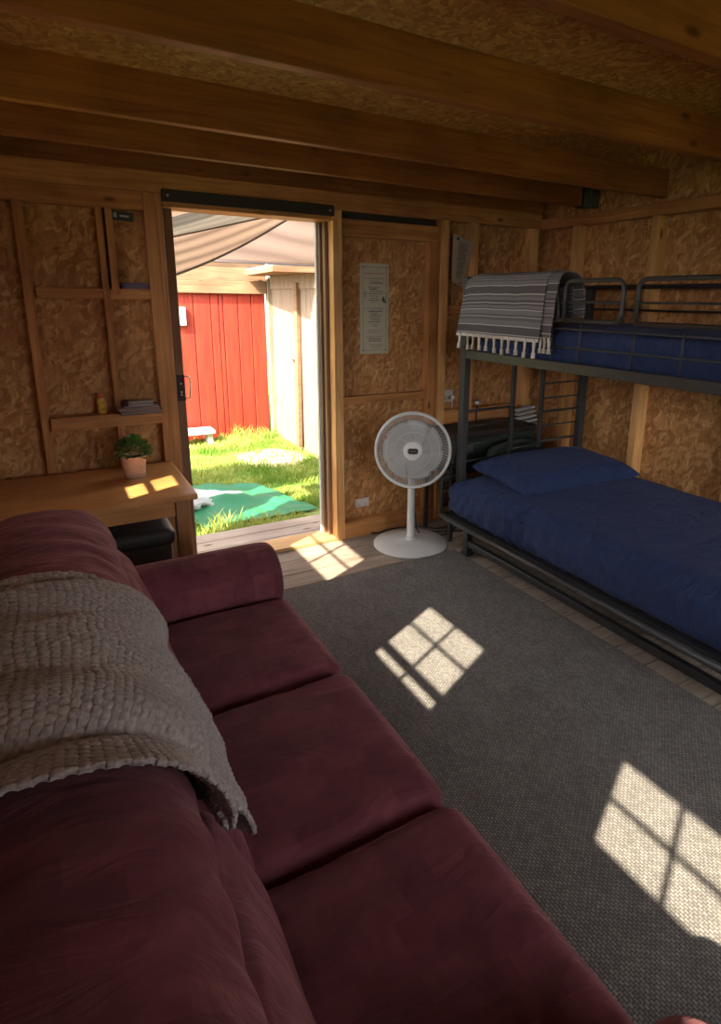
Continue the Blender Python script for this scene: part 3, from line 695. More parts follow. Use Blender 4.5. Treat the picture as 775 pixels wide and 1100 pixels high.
lines = [(1.622, .135, .0035)]+[(1.607-i*.0125, w, h) for i, (w, h) in enumerate([(.07, .003), (.085, .006), (0, 0), (.075, .004), (.05, .007), (.09, .004), (.11, .004), (.06, .003), (.05, .003), (.075, .005), (.04, .003)])]+[(1.446, .14, .0035)]+[(1.428-i*.0128, w, h) for i, (w, h) in enumerate([(.10, .007), (.055, .004), (.085, .006), (.08, .004), (.07, .004), (.085, .005), (.06, .003), (.03, .004), (0, 0), (.11, .003), (.10, .003), (0, 0), (.115, .003), (.08, .005), (.09, .006), (0, 0), (.1, .003), (.06, .003)])]
for z, w, h in lines:
    if w == 0: continue
    x = (pX0+pX1)/2-w/2+random.uniform(-.012, .012); xe = x+w
    while x < xe:
        l = random.uniform(.004, .014); box(bm, x, min(x+l, xe), yi-.0003, yi, z, z+h*random.uniform(.6, 1)); x += l+.0022
for i in range(5): box(bm, bx0_+.006, bx0_+.02+random.random()*.01, yi-.0003, yi, 1.545-i*.007, 1.5475-i*.007)
obj('printed_lines', bm, 'ink', po)
bm = bmesh.new()
for i in range(26):
    a = random.uniform(0, 6.28); q = i/26; c = Vector((1.834+.022*q+random.uniform(-.009, .009), yi-.0004, 1.512-.03*q+random.uniform(-.006, .006))); l = .008
    vs = [bm.verts.new(c+Vector((math.cos(a+b_)*r, 0, math.sin(a+b_)*r))) for b_, r in ((0, l), (1.3, l*.4), (PI, l*.7), (-1.3, l*.4))]; bm.faces.new(vs)
tube(bm, [(1.855, yi-.0006, 1.50), (1.862, yi-.0006, 1.53), (1.858, yi-.0006, 1.545)], .001, 5)
obj('leaf_print', bm, 'inkgreen', po)
# tilted notice between the studs
nt_ = thing('notice_sheet', (2.37, YW, 1.6), 'tilted aged notice sheet pinned between two studs by the bunk', 'notice')
ncs = [Vector((2.310, 0, 1.913)), Vector((2.470, 0, 1.863)), Vector((2.397, 0, 1.590)), Vector((2.305, 0, 1.618))]
def nq(u, v):
    a = ncs[3].lerp(ncs[2], u); b = ncs[0].lerp(ncs[1], u); p = a.lerp(b, v); return (p.x, 3.262-.0 - .006*math.sin(u*PI)*v + (0.055 if False else 0), p.z)
obj('sheet', grid(nq, 10, 14, None, .001), 'paper2', nt_)
bm = bmesh.new()
for i in range(20):
    v = .86-i*.038; u0 = .22+random.uniform(0, .12); u1 = .8-random.uniform(0, .2)
    u = u0
    while u < u1:
        l = random.uniform(.03, .09); a = Vector(nq(u, v)); b = Vector(nq(min(u+l, u1), v)); q = Vector((0, -.0035, 0)); h = Vector((0, 0, .005))
        bm.faces.new([bm.verts.new(z) for z in (a+q, b+q, b+q+h, a+q+h)]); u += l+.02
obj('printed_lines', bm, 'ink', nt_)
bm = bmesh.new(); c = Vector(nq(.22, .93)); lathe(bm, [(0, .002), (.010, .002), (.010, .0)], (0, 0, 0), 10, Matrix.Translation(c+Vector((0, -.001, 0))) @ Matrix.Rotation(PI/2, 4, 'X'))
obj('stamp', bm, 'inkgreen', nt_); bm = bmesh.new()
c = Vector(nq(.72, .05)); lathe(bm, [(0, .002), (.006, .002), (.006, .0)], (0, 0, 0), 10, Matrix.Translation(c+Vector((0, -.001, 0))) @ Matrix.Rotation(PI/2, 4, 'X'))
obj('stamp', bm, 'inkgreen', nt_)

# sockets
def socket(x, z, w, h, y, label, plug=False):
    t = thing('wall_socket', (x, y, z), label, 'socket')
    obj('faceplate', B(x-w/2, x+w/2, y-.010, y, z-h/2, z+h/2, .003), 'socket', t)
    for s in (-1, 1):
        obj('switch', B(x+s*w*.27-.006, x+s*w*.27+.006, y-.013, y-.009, z+h*.12, z+h*.34, .001), 'white', t)
        bm = bmesh.new()
        for dx, dz in ((0, .0), (-.006, -.012), (.006, -.012)): box(bm, x+s*w*.24+dx-.0018, x+s*w*.24+dx+.0018, y-.0108, y-.0095, z-.012+dz, z-.005+dz)
        obj('pin_holes', bm, 'bar', t)
    return t
socket(1.690, 0.205, .10, .058, YW, 'white double socket low on the panel left of the fan')
s2 = socket(2.345, 0.868, .085, .085, 3.322, 'white wall socket above the rail beside the bunk post')
pg = thing('charger_plug', (2.36, 3.30, .86), 'small white plug pushed into the socket by the bunk', 'plug')
obj('plug_body', B(2.345, 2.378, 3.275, 3.312, .845, .872, .006), 'whitegloss', pg); obj('cable', T([(2.362, 3.285, .845), (2.36, 3.283, .80), (2.355, 3.28, .785)], .003), 'white', pg, smooth=True)
lp = thing('clip_light', (2.535, 3.24, .5), 'small round silver lamp on a thin black stem behind the bunk', 'lamp')
bm = bmesh.new(); lathe(bm, [(0, .0), (.02, .003), (.027, .012), (.026, .03), (.015, .038), (0, .04)], (2.54, 3.235, .80), 20); obj('lamp_head', bm, 'steel', lp, smooth=True)
obj('stem', T([(2.54, 3.235, .80), (2.535, 3.235, .68), (2.53, 3.235, .583)], .006), 'black', lp, smooth=True)
# slatted vent
vt = thing('slatted_vent', (2.93, 3.2, .62), 'off-white slatted vent tilted low on the wall behind the bunk', 'vent')
mv = Matrix.Translation((2.93, 3.16, .695)) @ Matrix.Rotation(R_(-6), 4, 'Y') @ Matrix.Rotation(R_(-14), 4, 'X')
bm = bmesh.new(); box(bm, -.09, .09, .02, .05, -.065, .065, .003, mat=mv); obj('vent_box', bm, 'bar', vt)
for i in range(5):
    z = -.062+i*.031; bm = bmesh.new(); box(bm, -.088, .088, -.012, .03, z-.0065, z+.0065, .002, mat=mv @ Matrix.Translation((0, 0, z)) @ Matrix.Rotation(R_(18), 4, 'X') @ Matrix.Translation((0, 0, -z))); obj('slat', bm, 'vent', vt)

# black trunk on a low stand between bed and wall
tk = thing('black_trunk', (2.42, 3.06, .0), 'low black trunk on a stand in the corner behind the bunk', 'trunk')
obj('trunk_body', B(2.13, 2.80, 2.93, 3.20, .50, .66, .008), 'dgreen', tk); obj('lid', B(2.12, 2.81, 2.92, 3.21, .66, .70, .01), 'bar', tk)
obj('stand_shelf', B(2.10, 2.83, 2.90, 3.22, .44, .47, .003), 'black', tk)
for x in (2.10, 2.80):
    for y in (2.90, 3.19): obj('leg', B(x, x+.025, y, y+.025, 0, .50, .002), 'black', tk)
bm = bmesh.new(); box(bm, 2.23, 2.275, 2.918, 2.93, .565, .635, .003); obj('clasp', bm, 'galv', tk)
bm = bmesh.new(); box(bm, 2.195, 2.22, 2.915, 2.93, .57, .64, .003); obj('clasp', bm, 'socket', tk)

# ------------------------------------------------------------------ fan
fb = Vector((1.862, 2.99, 0))
fan = thing('pedestal_fan', fb, 'white pedestal fan with round grille on the floorboards by the bunk', 'fan')
bm = bmesh.new(); lathe(bm, [(0, .0), (.222, .0), (.232, .005), (.232, .012), (.222, .02), (.12, .032), (.045, .040), (.036, .044), (.032, .055), (.024, .058), (0, .058)], fb, 64); obj('base', bm, 'white', fan, smooth=True, auto=50)
bm = bmesh.new(); lathe(bm, [(0, .045), (.024, .045), (.0235, .2), (.0215, .45), (0, .451)], fb, 24); obj('pole', bm, 'white', fan, smooth=True, auto=50)
hc = Vector((1.822, 2.915, 0.636)); dirf = (Vector((0, 0, 1.5))-hc); dirf.z *= 0.6; dirf.normalize()
zax = dirf; xax = Vector((0, 0, 1)).cross(zax).normalized(); yax = zax.cross(xax)
HM = Matrix((xax, yax, zax)).transposed().to_4x4(); HM.translation = hc
def H(x, y, z): return HM @ Vector((x, y, z))
Rf = 0.227
bm = bmesh.new(); NR = 72
sec = [(Rf-.017, .012), (Rf-.012, .020), (Rf-.004, .020), (Rf+.002, .012), (Rf+.003, -.012), (Rf-.004, -.02), (Rf-.012, -.02), (Rf-.014, -.008)]
rg = [[bm.verts.new(H(r*math.cos(2*PI*k/NR), r*math.sin(2*PI*k/NR), z)) for r, z in sec] for k in range(NR)]
for k in range(NR):
    a, b = rg[k], rg[(k+1) % NR]
    for j in range(8): bm.faces.new((a[j], a[(j+1) % 8], b[(j+1) % 8], b[j]))
obj('outer_ring', bm, 'white', fan, smooth=True)
bm = bmesh.new()
for k in range(120):      # front guard wires, gently swirled, domed towards the viewer
    pts = []
    for i in range(8):
        q = i/7; r = .052+q*(Rf-.062); a = 2*PI*k/120+0.38*q*q; pts.append(H(r*math.cos(a), r*math.sin(a), .052*(1-q**2.2)+.012))
    tube(bm, pts, .0013, 4, cap=False)
for r, z in ((.157, .036), (.11, .052)): tube(bm, [H(r*math.cos(2*PI*k/64), r*math.sin(2*PI*k/64), z) for k in range(64)], .0016, 6, closed=True)
obj('front_guard', bm, 'white', fan, smooth=True)
bm = bmesh.new()
for k in range(72):
    pts = []
    for i in range(6):
        q = i/5; r = .045+q*(Rf-.055); a = 2*PI*k/72-0.25*q; pts.append(H(r*math.cos(a), r*math.sin(a), -.062*(1-q**2.5)-.012))
    tube(bm, pts, .0009, 4, cap=False)
for r, z in ((.10, -.066), (.165, -.048)): tube(bm, [H(r*math.cos(2*PI*k/64), r*math.sin(2*PI*k/64), z) for k in range(64)], .0015, 6, closed=True)
obj('rear_guard', bm, 'white', fan, smooth=True)
for k in range(7):
    a0 = 2*PI*k/7
    def bl(u, v, a0=a0):
        r = .03+u*.150; w = (.50+.66*math.sin(min(1, u*1.15)*PI*.62))*(.9 if u < .9 else .9-(u-.9)*3); a = a0+0.5*u+(v-.5)*w
        return H(r*math.cos(a), r*math.sin(a), -.012+(v-.5)*.045*(1-.4*u))
    obj('blade', grid(bl, 12, 8, None, .002), 'fblade', fan, smooth=True)
bm = bmesh.new(); lathe(bm, [(0, -.02), (.03, -.02), (.03, .05), (.056, .058), (.0575, .064), (.054, .072), (.035, .080), (.012, .083), (0, .0832)], (0, 0, 0), 48, HM); hub = obj('hub_cap', bm, 'whitegloss', fan, smooth=True, auto=60)
bm = bmesh.new()
def oval(bm, rx, ry, z0, z1, n=32, p=4):
    prof = []
    for k in range(n):
        a = 2*PI*k/n; c, s = math.cos(a), math.sin(a); prof.append((rx*math.copysign(abs(c)**(2/p), c), ry*math.copysign(abs(s)**(2/p), s)))
    t = [bm.verts.new(H(x, y, z1)) for x, y in prof]; b = [bm.verts.new(H(x, y, z0)) for x, y in prof]
    bm.faces.new(t)
    for k in range(n): bm.faces.new((t[k], b[k], b[(k+1) % n], t[(k+1) % n]))
oval(bm, .030, .0165, .075, .0855); obj('badge', bm, 'bar', hub)
bm = bmesh.new()
for i in range(8): 
    x = -.0225+i*.0057
    c = [H(x, -.0045, .0862), H(x+.0042, -.0045, .0862), H(x+.0042, .0045, .0862), H(x, .0045, .0862)]; bm.faces.new([bm.verts.new(q) for q in c])
obj('badge_lettering', bm, 'galv', hub)
bm = bmesh.new(); lathe(bm, [(0, -.17), (.035, -.168), (.055, -.15), (.062, -.11), (.062, -.07), (.05, -.055), (0, -.055)], (0, 0, 0), 32, HM); obj('motor_housing', bm, 'white', fan, smooth=True, auto=50)
bm = bmesh.new(); tube(bm, [fb+Vector((0, 0, .44)), fb+Vector((.0, 0, .53)), H(0, 0, -.11)], [.021, .024, .028], 16); obj('neck', bm, 'white', fan, smooth=True)
cd = arc_path([(1.885, 3.03, .42), (1.93, 3.06, .25), (1.95, 3.06, .06), (1.98, 3.05, .012), (2.10, 2.98, .01), (2.24, 3.04, .01), (2.33, 3.12, .01), (2.28, 3.2, .03)], .06)
obj('power_cord', T(cd, .0038, 6), 'bar', fan, smooth=True)
cord = arc_path([(1.72, 3.25, .01), (1.76, 3.22, .012), (1.82, 3.25, .01), (1.97, 3.245, .012), (2.03, 3.12, .01), (2.13, 3.05, .012), (2.3, 2.98, .01), (2.42, 3.05, .012), (2.32, 3.12, .01), (2.15, 3.1, .01), (2.06, 3.2, .01)], .05)
tag(obj('extension_lead', T(cord, .0045, 6), 'bar', smooth=True), 'black extension lead coiled on the floorboards behind the fan base', 'cable')

# ------------------------------------------------------------------ bunk bed
bk = thing('bunk_bed', (2.53, 1.75, 0), 'black metal bunk bed against the right wall', 'bunk bed')
FX0, FX1, BXR = 2.035, 2.085, 3.02
YH, YF = 2.745, 0.80
def bar(name, x0, x1, y0, y1, z0, z1, m='rail', bev=.004): return obj(name, B(x0, x1, y0, y1, z0, z1, bev), m, bk, auto=40)
for y0 in (YH-.022, YF-.022):
    bar('post', FX0, FX0+.045, y0, y0+.045, 0.24, 1.628); bar('post', BXR-.022, BXR+.023, y0, y0+.045, 0.0, 1.60)
bar('post_foot', 2.062, 2.105, 2.665, 2.71, 0.018, .24, 'black'); bar('post_foot', 2.062, 2.105, YF, YF+.045, 0.018, .24, 'black')
bar('foot_pad', 2.055, 2.112, 2.655, 2.72, 0.0, .02, 'black')
bar('upper_side_rail', 2.04, 2.075, YF, YH-.02, 1.186, 1.232); bar('upper_side_rail', 3.005, 3.035, YF, YH-.02, 1.186, 1.232)
for y0 in (YH-.015, YF-.015): bar('upper_end_rail', 2.075, 3.0, y0, y0+.03, 1.186, 1.226)
bar('mattress_deck', 2.075, 3.005, YF+.02, YH-.02, 1.196, 1.206, 'black', .001)
bm = bmesh.new(); box(bm, 2.028, 2.05, YH-.03, YH+.01, 1.235, 1.262, .004); obj('corner_bracket', bm, 'black', bk)
# lower front tube rail, base rails
obj('lower_side_rail', T([(1.955, 2.80, .245), (1.955, 2.0, .238), (1.955, YF-.05, .232)], .0155, 12), 'rail', bk, smooth=True)
bar('lower_side_rail', 1.965, 1.985, YF, 2.74, .212, .235, 'black'); bar('lower_side_rail', 3.0, 3.03, YF, YH, .20, .24)
bar('base_rail', 2.066, 2.10, YF+.04, 2.668, .058, .098, 'black')
bar('lower_end_rail', 1.955, 3.02, 2.785, 2.81, .225, .25, 'black')
bar('lower_deck', 1.985, 3.0, YF, 2.78, .235, .25, 'black', .001)
for i in range(9): bar('deck_slat', 1.97, 3.0, YF+.08+i*.23, YF+.12+i*.23, .215, .234, 'black', .002)
# low curved end frame
for z in (.33, .39, .455): obj('end_bar', T([(1.962, 2.80, z), (2.06, 2.80, z+.004)], .006), 'black', bk, smooth=True)
obj('end_bar', T(arc_path([(1.958, 2.80, .25), (1.958, 2.80, .475), (2.06, 2.80, .485)], .03), .009, 8), 'black', bk, smooth=True)
# head end ladder bars
for x in (2.424, 2.662): obj('upright', B(x-.012, x+.012, YH-.012, YH+.012, .47 if x < 2.5 else .60, 1.19, .003), 'black', bk)
for z, r in ((.875, .009), (.785, .005), (.677, .005), (.575, .006)): obj('cross_bar', T([(2.075, YH, z), (2.42, YH, z+.004)], r), 'black', bk, smooth=True)
for z, r in ((1.005, .005), (.912, .005), (.826, .008), (.735, .005), (.636, .009)): obj('cross_bar', T([(2.665, YH, z-.002), (3.0, YH, z)], r), 'black', bk, smooth=True)
obj('cross_bar', T([(2.43, YH, .61), (2.66, YH, .626)], .008), 'black', bk, smooth=True)
obj('cross_bar', T([(2.08, YH, 1.59), (3.0, YH, 1.59)], .014), 'black', bk, smooth=True); obj('cross_bar', T([(2.08, YH, 1.45), (3.0, YH, 1.45)], .006), 'black', bk, smooth=True)
# guard rails
def loop(ya, yb, x, zb=1.42, zt=1.592):
    obj('guard_loop', T(arc_path([(x, ya, zb), (x, ya, zt), (x, yb, zt), (x, yb, zb), (x, ya-.04 if False else ya-.001, zb)], .045), .0095, 10), 'rail', bk, smooth=True)
    obj('guard_bar', T([(x, ya, (zb+zt)/2-.005), (x, yb, (zb+zt)/2-.005)], .005), 'rail', bk, smooth=True)
loop(2.010, 1.690, 2.05); loop(1.62, 0.85, 2.05)
obj('guard_loop', T(arc_path([(2.05, 2.72, 1.55), (2.05, 2.69, 1.60), (2.05, 2.07, 1.60), (2.05, 2.04, 1.42), (2.05, 2.72, 1.42)], .03), .011, 10), 'rail', bk, smooth=True)
for z in (1.30, 1.382): obj('guard_bar', T([(2.052, YF, z), (2.052, 2.72, z)], .005), 'rail', bk, smooth=True)
for y in (2.25, 2.075, 1.905, 1.62, 1.4, 1.2, 1.0): obj('guard_upright', T([(2.052, y, 1.23), (2.052, y, 1.42)], .005), 'rail', bk, smooth=True)
obj('guard_bar', T([(3.01, YF, 1.592), (3.01, 2.72, 1.592)], .013), 'black', bk, smooth=True); obj('guard_bar', T([(3.01, YF, 1.46), (3.01, 2.72, 1.46)], .006), 'black', bk, smooth=True)

# mattresses and bedding
def wr_low(p, u):
    side = max(0, -u.x) ; top = max(0, u.z)
    w = 0.008*nz(p.x*5, p.y*4, 2)*top
    # gathered pull folds down the front edge, strongest near the head
    g = sstep(1.2, 2.6, p.y)
    if u.x < -.25: w2 = 0.030*(1-abs(math.sin(p.y*33+(p.z+p.x*.5)*20+4*nz(p.y*3, p.z*3)))**.6*1.6)*(0.25+.75*g)*(0.4+1.2*abs(nz(p.y*2.5, 3)))*sstep(-.25, -.8, u.x)+0.012*nz(p.y*6, p.z*8, 5)
    else: w2 = 0
    hc_ = 0.03*sstep(2.55, 2.76, p.y)
    return Vector((-w2*.9+0.02*sstep(.3, .48, p.z)*0, 0, w+0.35*w2*sstep(-1, .5, u.z)-hc_*max(0, u.z)))
o = obj('fitted_mattress', cushion(1.972, 3.0, YF, 2.795, .25, .50, .085, (0.012, .012, .012), 110, wr_low), 'navy', smooth=True)
tag(o, 'lower bunk mattress in a wrinkled navy fitted sheet', 'mattress')
o = obj('fitted_mattress', cushion(2.085, 2.99, YF, 2.72, 1.207, 1.385, .05, (0.004, .0, .01), 40, lambda p, u: Vector((-.006*math.sin(p.y*30+p.z*20+3*nz(p.y*4))*(1 if u.x < -.6 else 0), 0, .006*nz(p.x*5, p.y*5)*max(0, u.z)))), 'navy', smooth=True)
tag(o, 'upper bunk mattress in navy sheet behind the guard rail', 'mattress')
def pillow(c, lx, ly, h, rot, seed, tilt=(0, 0)):
    bm = bmesh.new(); n = 44
    mt = Matrix.Translation(c) @ Matrix.Rotation(rot, 4, 'Z') @ Matrix.Rotation(tilt[0], 4, 'X') @ Matrix.Rotation(tilt[1], 4, 'Y')
    top = {}; bot = {}
    for i in range(n+1):
        for j in range(n+1):
            u, v = -1+2*i/n, -1+2*j/n; u = math.sin(u*PI/2); v = math.sin(v*PI/2)
            e = max(0, (1-abs(u)**5))**.5*max(0, (1-abs(v)**5))**.5
            sx = 1-.07*(1-abs(u)**2)*0-.06*(abs(v)**2)*(1-abs(u)**6)*0
            x = u*lx/2*(1-.05*(1-v*v)*abs(u)); y = v*ly/2*(1-.07*(1-u*u)*abs(v))
            w = .010*nz(x*8+seed, y*8, 1)+.006*math.sin(x*24+9*y+seed)*nz(x*4, y*4, seed)
            k = h*e+w*min(1, e*2)
            rim = i in (0, n) or j in (0, n)
            top[i, j] = bm.verts.new(mt @ Vector((x, y, k*.62)))
            bot[i, j] = top[i, j] if rim else bm.verts.new(mt @ Vector((x, y, -k*.38)))
    for i in range(n):
        for j in range(n):
            bm.faces.new((top[i, j], top[i+1, j], top[i+1, j+1], top[i, j+1]))
            try: bm.faces.new((bot[i, j], bot[i, j+1], bot[i+1, j+1], bot[i+1, j]))
            except ValueError: pass
    return bm
o = obj('pillow', pillow(Vector((2.52, 2.44, .535)), .86, .50, .14, R_(-3), 2.0, (R_(3), 0)), 'navy', smooth=True); tag(o, 'navy pillow lying at the head of the lower bunk', 'pillow')
o = obj('canvas_bag', cushion(2.36, 2.80, 2.83, 2.90, .25, .60, .03, (.01, .02, .03), 18, lambda p, u: Vector((0, .01*nz(p.x*9, p.z*9), .02*nz(p.x*6, 0, 2)*max(0, u.z)))), 'khaki', smooth=True); tag(o, 'dark green canvas bag standing behind the lower bunk head', 'bag')

# woven blanket with tassels over the upper guard rail
bl_ = thing('woven_blanket', (2.05, 2.38, 1.23), 'grey striped woven blanket with cream tassels on the upper bunk rail', 'blanket')
WP = [(2.20, 1.44), (2.19, 1.52), (2.175, 1.585), (2.14, 1.622), (2.10, 1.632), (2.06, 1.632), (2.030, 1.618), (2.018, 1.585), (2.014, 1.52), (2.012, 1.45), (2.010, 1.38), (2.008, 1.318)]
def catm(P, s):
    k = s*(len(P)-1); i = min(int(k), len(P)-2); t = k-i
    p0, p1, p2, p3 = P[max(i-1, 0)], P[i], P[i+1], P[min(i+2, len(P)-1)]
    return [0.5*((2*p1[q])+(-p0[q]+p2[q])*t+(2*p0[q]-5*p1[q]+4*p2[q]-p3[q])*t*t+(-p0[q]+3*p1[q]-3*p2[q]+p3[q])*t**3) for q in range(len(p0))]
WLEN = 0.62
def wv(y0, y1, off=0.0, low=0.0):
    def f(u, v):
        x, z = catm(WP, v); y = y0+(y1-y0)*u
        dn_ = sstep(.5, 1, v)
        x += -off*dn_-off*.2; z += off*.6*(1-dn_)-low*dn_-0.0
        z += -.035*(1-sstep(0.0, .22, v))*u
        z += .004*nz(y*9, v*3)*1.0 - .012*sstep(.9, 1, u)*(1-dn_)
        x += (.006*math.sin(y*26+1+v*2)+.004*nz(y*12, v*5, 3))*dn_*(1 if off else 1)
        y += .02*dn_*(1-u) + .045*dn_*u*(1 if off else 0)
        return (x, y, z)
    return f
f1 = wv(2.085, 2.70, .012); f0 = wv(2.020, 2.30, 0.0, -.008)
o = obj('cloth', grid(f1, 90, 80, lambda u, v: (u*.65, v*WLEN), .005), 'weave', bl_, smooth=True)
o = obj('cloth', grid(f0, 40, 80, lambda u, v: (u*.28, v*WLEN+.01), .005), 'weave', bl_, smooth=True)
def tassel(c, L_):
    bm = bmesh.new(); sw = random.uniform(-.006, .006)
    pts = [c+Vector((0, 0, .012)), c+Vector((0, sw*.1, 0)), c+Vector((-.001, sw*.4, -L_*.45)), c+Vector((-.002, sw*.8, -L_*.62)), c+Vector((-.002, sw, -L_*.72)), c+Vector((-.002, sw*1.1, -L_*.84)), c+Vector((-.002, sw*1.2, -L_))]
    tube(bm, pts, [.0105, .0085, .0062, .006, .0105, .009, .011], 8); return bm
nT = 11
for i in range(nT):
    u = (i+.5)/nT; obj('tassel', tassel(Vector(f1(u, 1.0))+Vector((-.001, 0, 0)), .075+random.uniform(-.006, .006)), 'tassel', bl_, smooth=True)
for u in (.04, .16, .27): obj('tassel', tassel(Vector(f0(u, 1.0))+Vector((.004, 0, 0)), .06), 'tassel', bl_, smooth=True)
def hemf(u, v):
    p = Vector(f1(u, .975+.025*v)); return p+Vector((-.004-.002*math.sin(u*300), 0, -.004*v))
obj('fringe_hem', grid(hemf, 160, 3, None, .004), 'tassel', bl_, smooth=True)

# ------------------------------------------------------------------ outside
GZ = -0.15
bm = bmesh.new(); NG = 90
vg = [[bm.verts.new((-8+18*i/NG, (3.44 if j == 0 else 3.44+12*(j/NG)**1.4), GZ+(0.03*nz(i*.3, j*.3)+.02*sstep(20, 60, j))-(0.0 if j else .02))) for j in range(NG+1)] for i in range(NG+1)]
for i in range(NG):
    for j in range(NG): bm.faces.new((vg[i][j], vg[i+1][j], vg[i+1][j+1], vg[i][j+1]))
tag(obj('ground', bm, 'lawn', smooth=True), None, None, None, 'structure')
bm = bmesh.new(); box(bm, -8, 8, -9, 3.42, GZ-.05, GZ-.02); tag(obj('ground', bm, 'lawn'), kind='structure')
# deck boards outside the sill
bm = bmesh.new()
for k in range(3): box(bm, -0.6, 3.4, 3.452+k*.138, 3.452+k*.138+.132, -.07, -.035, .004)
for x in (-.3, .8, 2.0): box(bm, x, x+.05, 3.46, 3.84, GZ-.02, -.07)
tag(obj('trim_deck', bm, 'deck'), 'narrow weathered timber deck outside the doorway', kind='structure')
# grass blades
random.seed(11)
def blades(n, x0, x1, y0, y1, hmin, hmax, w=.006, keep=None):
    bm = bmesh.new(); c = 0
    while c < n:
        x = random.uniform(x0, x1); y = random.uniform(y0, y1)
        if keep and not keep(x, y): continue
        c += 1
        h = random.uniform(hmin, hmax)*(0.7+0.6*nz(x*2, y*2)+.3); a = random.uniform(0, 6.28); ww = w*random.uniform(.7, 1.3)
        d = Vector((math.cos(a), math.sin(a), 0)); ln = Vector((random.uniform(-.6, .6), random.uniform(-.6, .6), 0))*h; p = Vector((x, y, GZ-.01))
        q = [p-d*ww, p+d*ww, p+d*ww*.6+ln*.35+Vector((0, 0, h*.6)), p-d*ww*.6+ln*.35+Vector((0, 0, h*.6))]
        v = [bm.verts.new(z) for z in q]; t_ = bm.verts.new(p+ln+Vector((0, 0, h))); bm.faces.new(v); bm.faces.new((v[3], v[2], t_))
    return bm
TA = [Vector((0.55, 5.55, 0)), Vector((1.53, 5.03, 0)), Vector((1.735, 4.19, 0)), Vector((0.86, 4.20, 0))]
def in_tarp(x, y):
    s = True
    for a, b in zip(TA, TA[1:]+TA[:1]):
        if (b.x-a.x)*(y-a.y)-(b.y-a.y)*(x-a.x) > 0: s = False
    return s
def kp(x, y):
    if in_tarp(x, y): return False
    if y < 4.35 and x > 1.5 and nz(x*4, y*4) > -.1: return False
    if (x-1.65)**2*2+(y-4.95)**2*4 < .12 and random.random() < .85: return False
    if ((x-1.95)/.36)**2+((y-5.95)/.42)**2 < 1 and random.random() < .86: return False
    return x < 2.36
tag(obj('grass', blades(26000, -.2, 2.36, 3.88, 7.08, .03, .085, .006, kp), 'blade'), 'green lawn grass growing between the deck and the red shed', 'grass', kind='stuff')
tag(obj('weeds', blades(330, 1.80, 2.34, 6.75, 7.05, .05, .2, .005), 'blade'), 'tall straw-green weeds growing against the red wall corner', 'grass', kind='stuff')
tag(obj('weeds', blades(130, .92, 1.12, 4.0, 4.3, .06, .13, .005), 'blade'), 'loose grass tuft between green tarp and deck edge', 'grass', kind='stuff')
# tarp
def tf(u, v):
    a = TA[3].lerp(TA[0], v); b = TA[2].lerp(TA[1], v); p = a.lerp(b, u)
    e = .035*nz(u*5, v*5, 2)
    z = GZ+.035+.028*nz(u*4, v*3, 1)+.018*nz(u*9, v*8, 3)+.06*math.exp(-((v-.38-.1*u)/.07)**2)*math.exp(-((u-.45)/.25)**2)
    return (p.x+e, p.y+e*.6, max(z, GZ+.008))
tag(obj('green_tarp', grid(tf, 60, 60, None, .004), 'tarp', smooth=True), 'crumpled green tarp lying on the lawn outside the door', 'tarp')
SA = [Vector((.78, 5.0, 0)), Vector((1.31, 4.78, 0)), Vector((1.02, 4.62, 0)), Vector((.72, 4.52, 0))]
def sf(u, v):
    a = SA[3].lerp(SA[0], v); b = SA[2].lerp(SA[1], v); p = a.lerp(b, u); return (p.x, p.y, GZ+.12+.02*nz(u*5, v*5, 9)-.05*u)
tag(obj('pale_sheet', grid(sf, 24, 16, None, .045), 'sheet', smooth=True), 'pale folded sheet lying on the green tarp', 'sheet')
# red shed
rs = thing('red_shed', (1.0, 7.3, GZ), 'bright red board shed facing the doorway across the lawn', 'shed')
YR = 7.1; bm = bmesh.new(); x = -1.6
w_ = [.21, .2, .19, .06, .2, .17]; xs_ = [1.30]
bx = [-1.6]
while bx[-1] < 1.15: bx.append(bx[-1]+.19)
bx = [b for b in bx if b < 1.3]+[1.335, 1.50, 1.69, 1.78, 1.83, 2.00, 2.16, 2.325]
for a, b in zip(bx, bx[1:]): box(bm, a+.004, b-.004, YR, YR+.03, GZ-.05, 1.56, .006)
box(bm, -1.6, 2.33, YR+.022, YR+1.6, GZ-.05, 1.56); obj('board_wall', bm, 'red', rs)
obj('fascia_board', B(-1.7, 2.338, YR-.06, YR-.02, 1.545, 1.68, .003), 'palewood', rs); obj('fascia_board', B(-1.7, 2.338, YR-.03, YR, 1.68, 1.93, .003), 'palewood', rs)
bm = bmesh.new(); box(bm, -1.8, 2.5, YR-.08, YR+1.8, 1.93, 1.97); obj('shed_roof', bm, 'felt', rs)
sg = thing('wall_box', (1.37, YR, 1.2), 'small white box fixed to the red shed wall', 'box'); obj('box_case', B(1.28, 1.405, YR-.05, YR, 1.19, 1.39, .006), 'rustic', sg); obj('box_face', B(1.30, 1.385, YR-.054, YR-.05, 1.21, 1.37, .002), 'vent', sg)
# bench
bn = thing('low_bench', (1.4, 6.8, GZ), 'low white bench standing in the grass by the red wall', 'bench')
obj('bench_seat', B(0.9, 1.58, 6.78, 7.02, -.005, .035, .004), 'rustic', bn)
for x in (.95, 1.50): obj('leg', B(x, x+.06, 6.82, 6.98, GZ-.02, -.005, .003), 'rustic', bn)
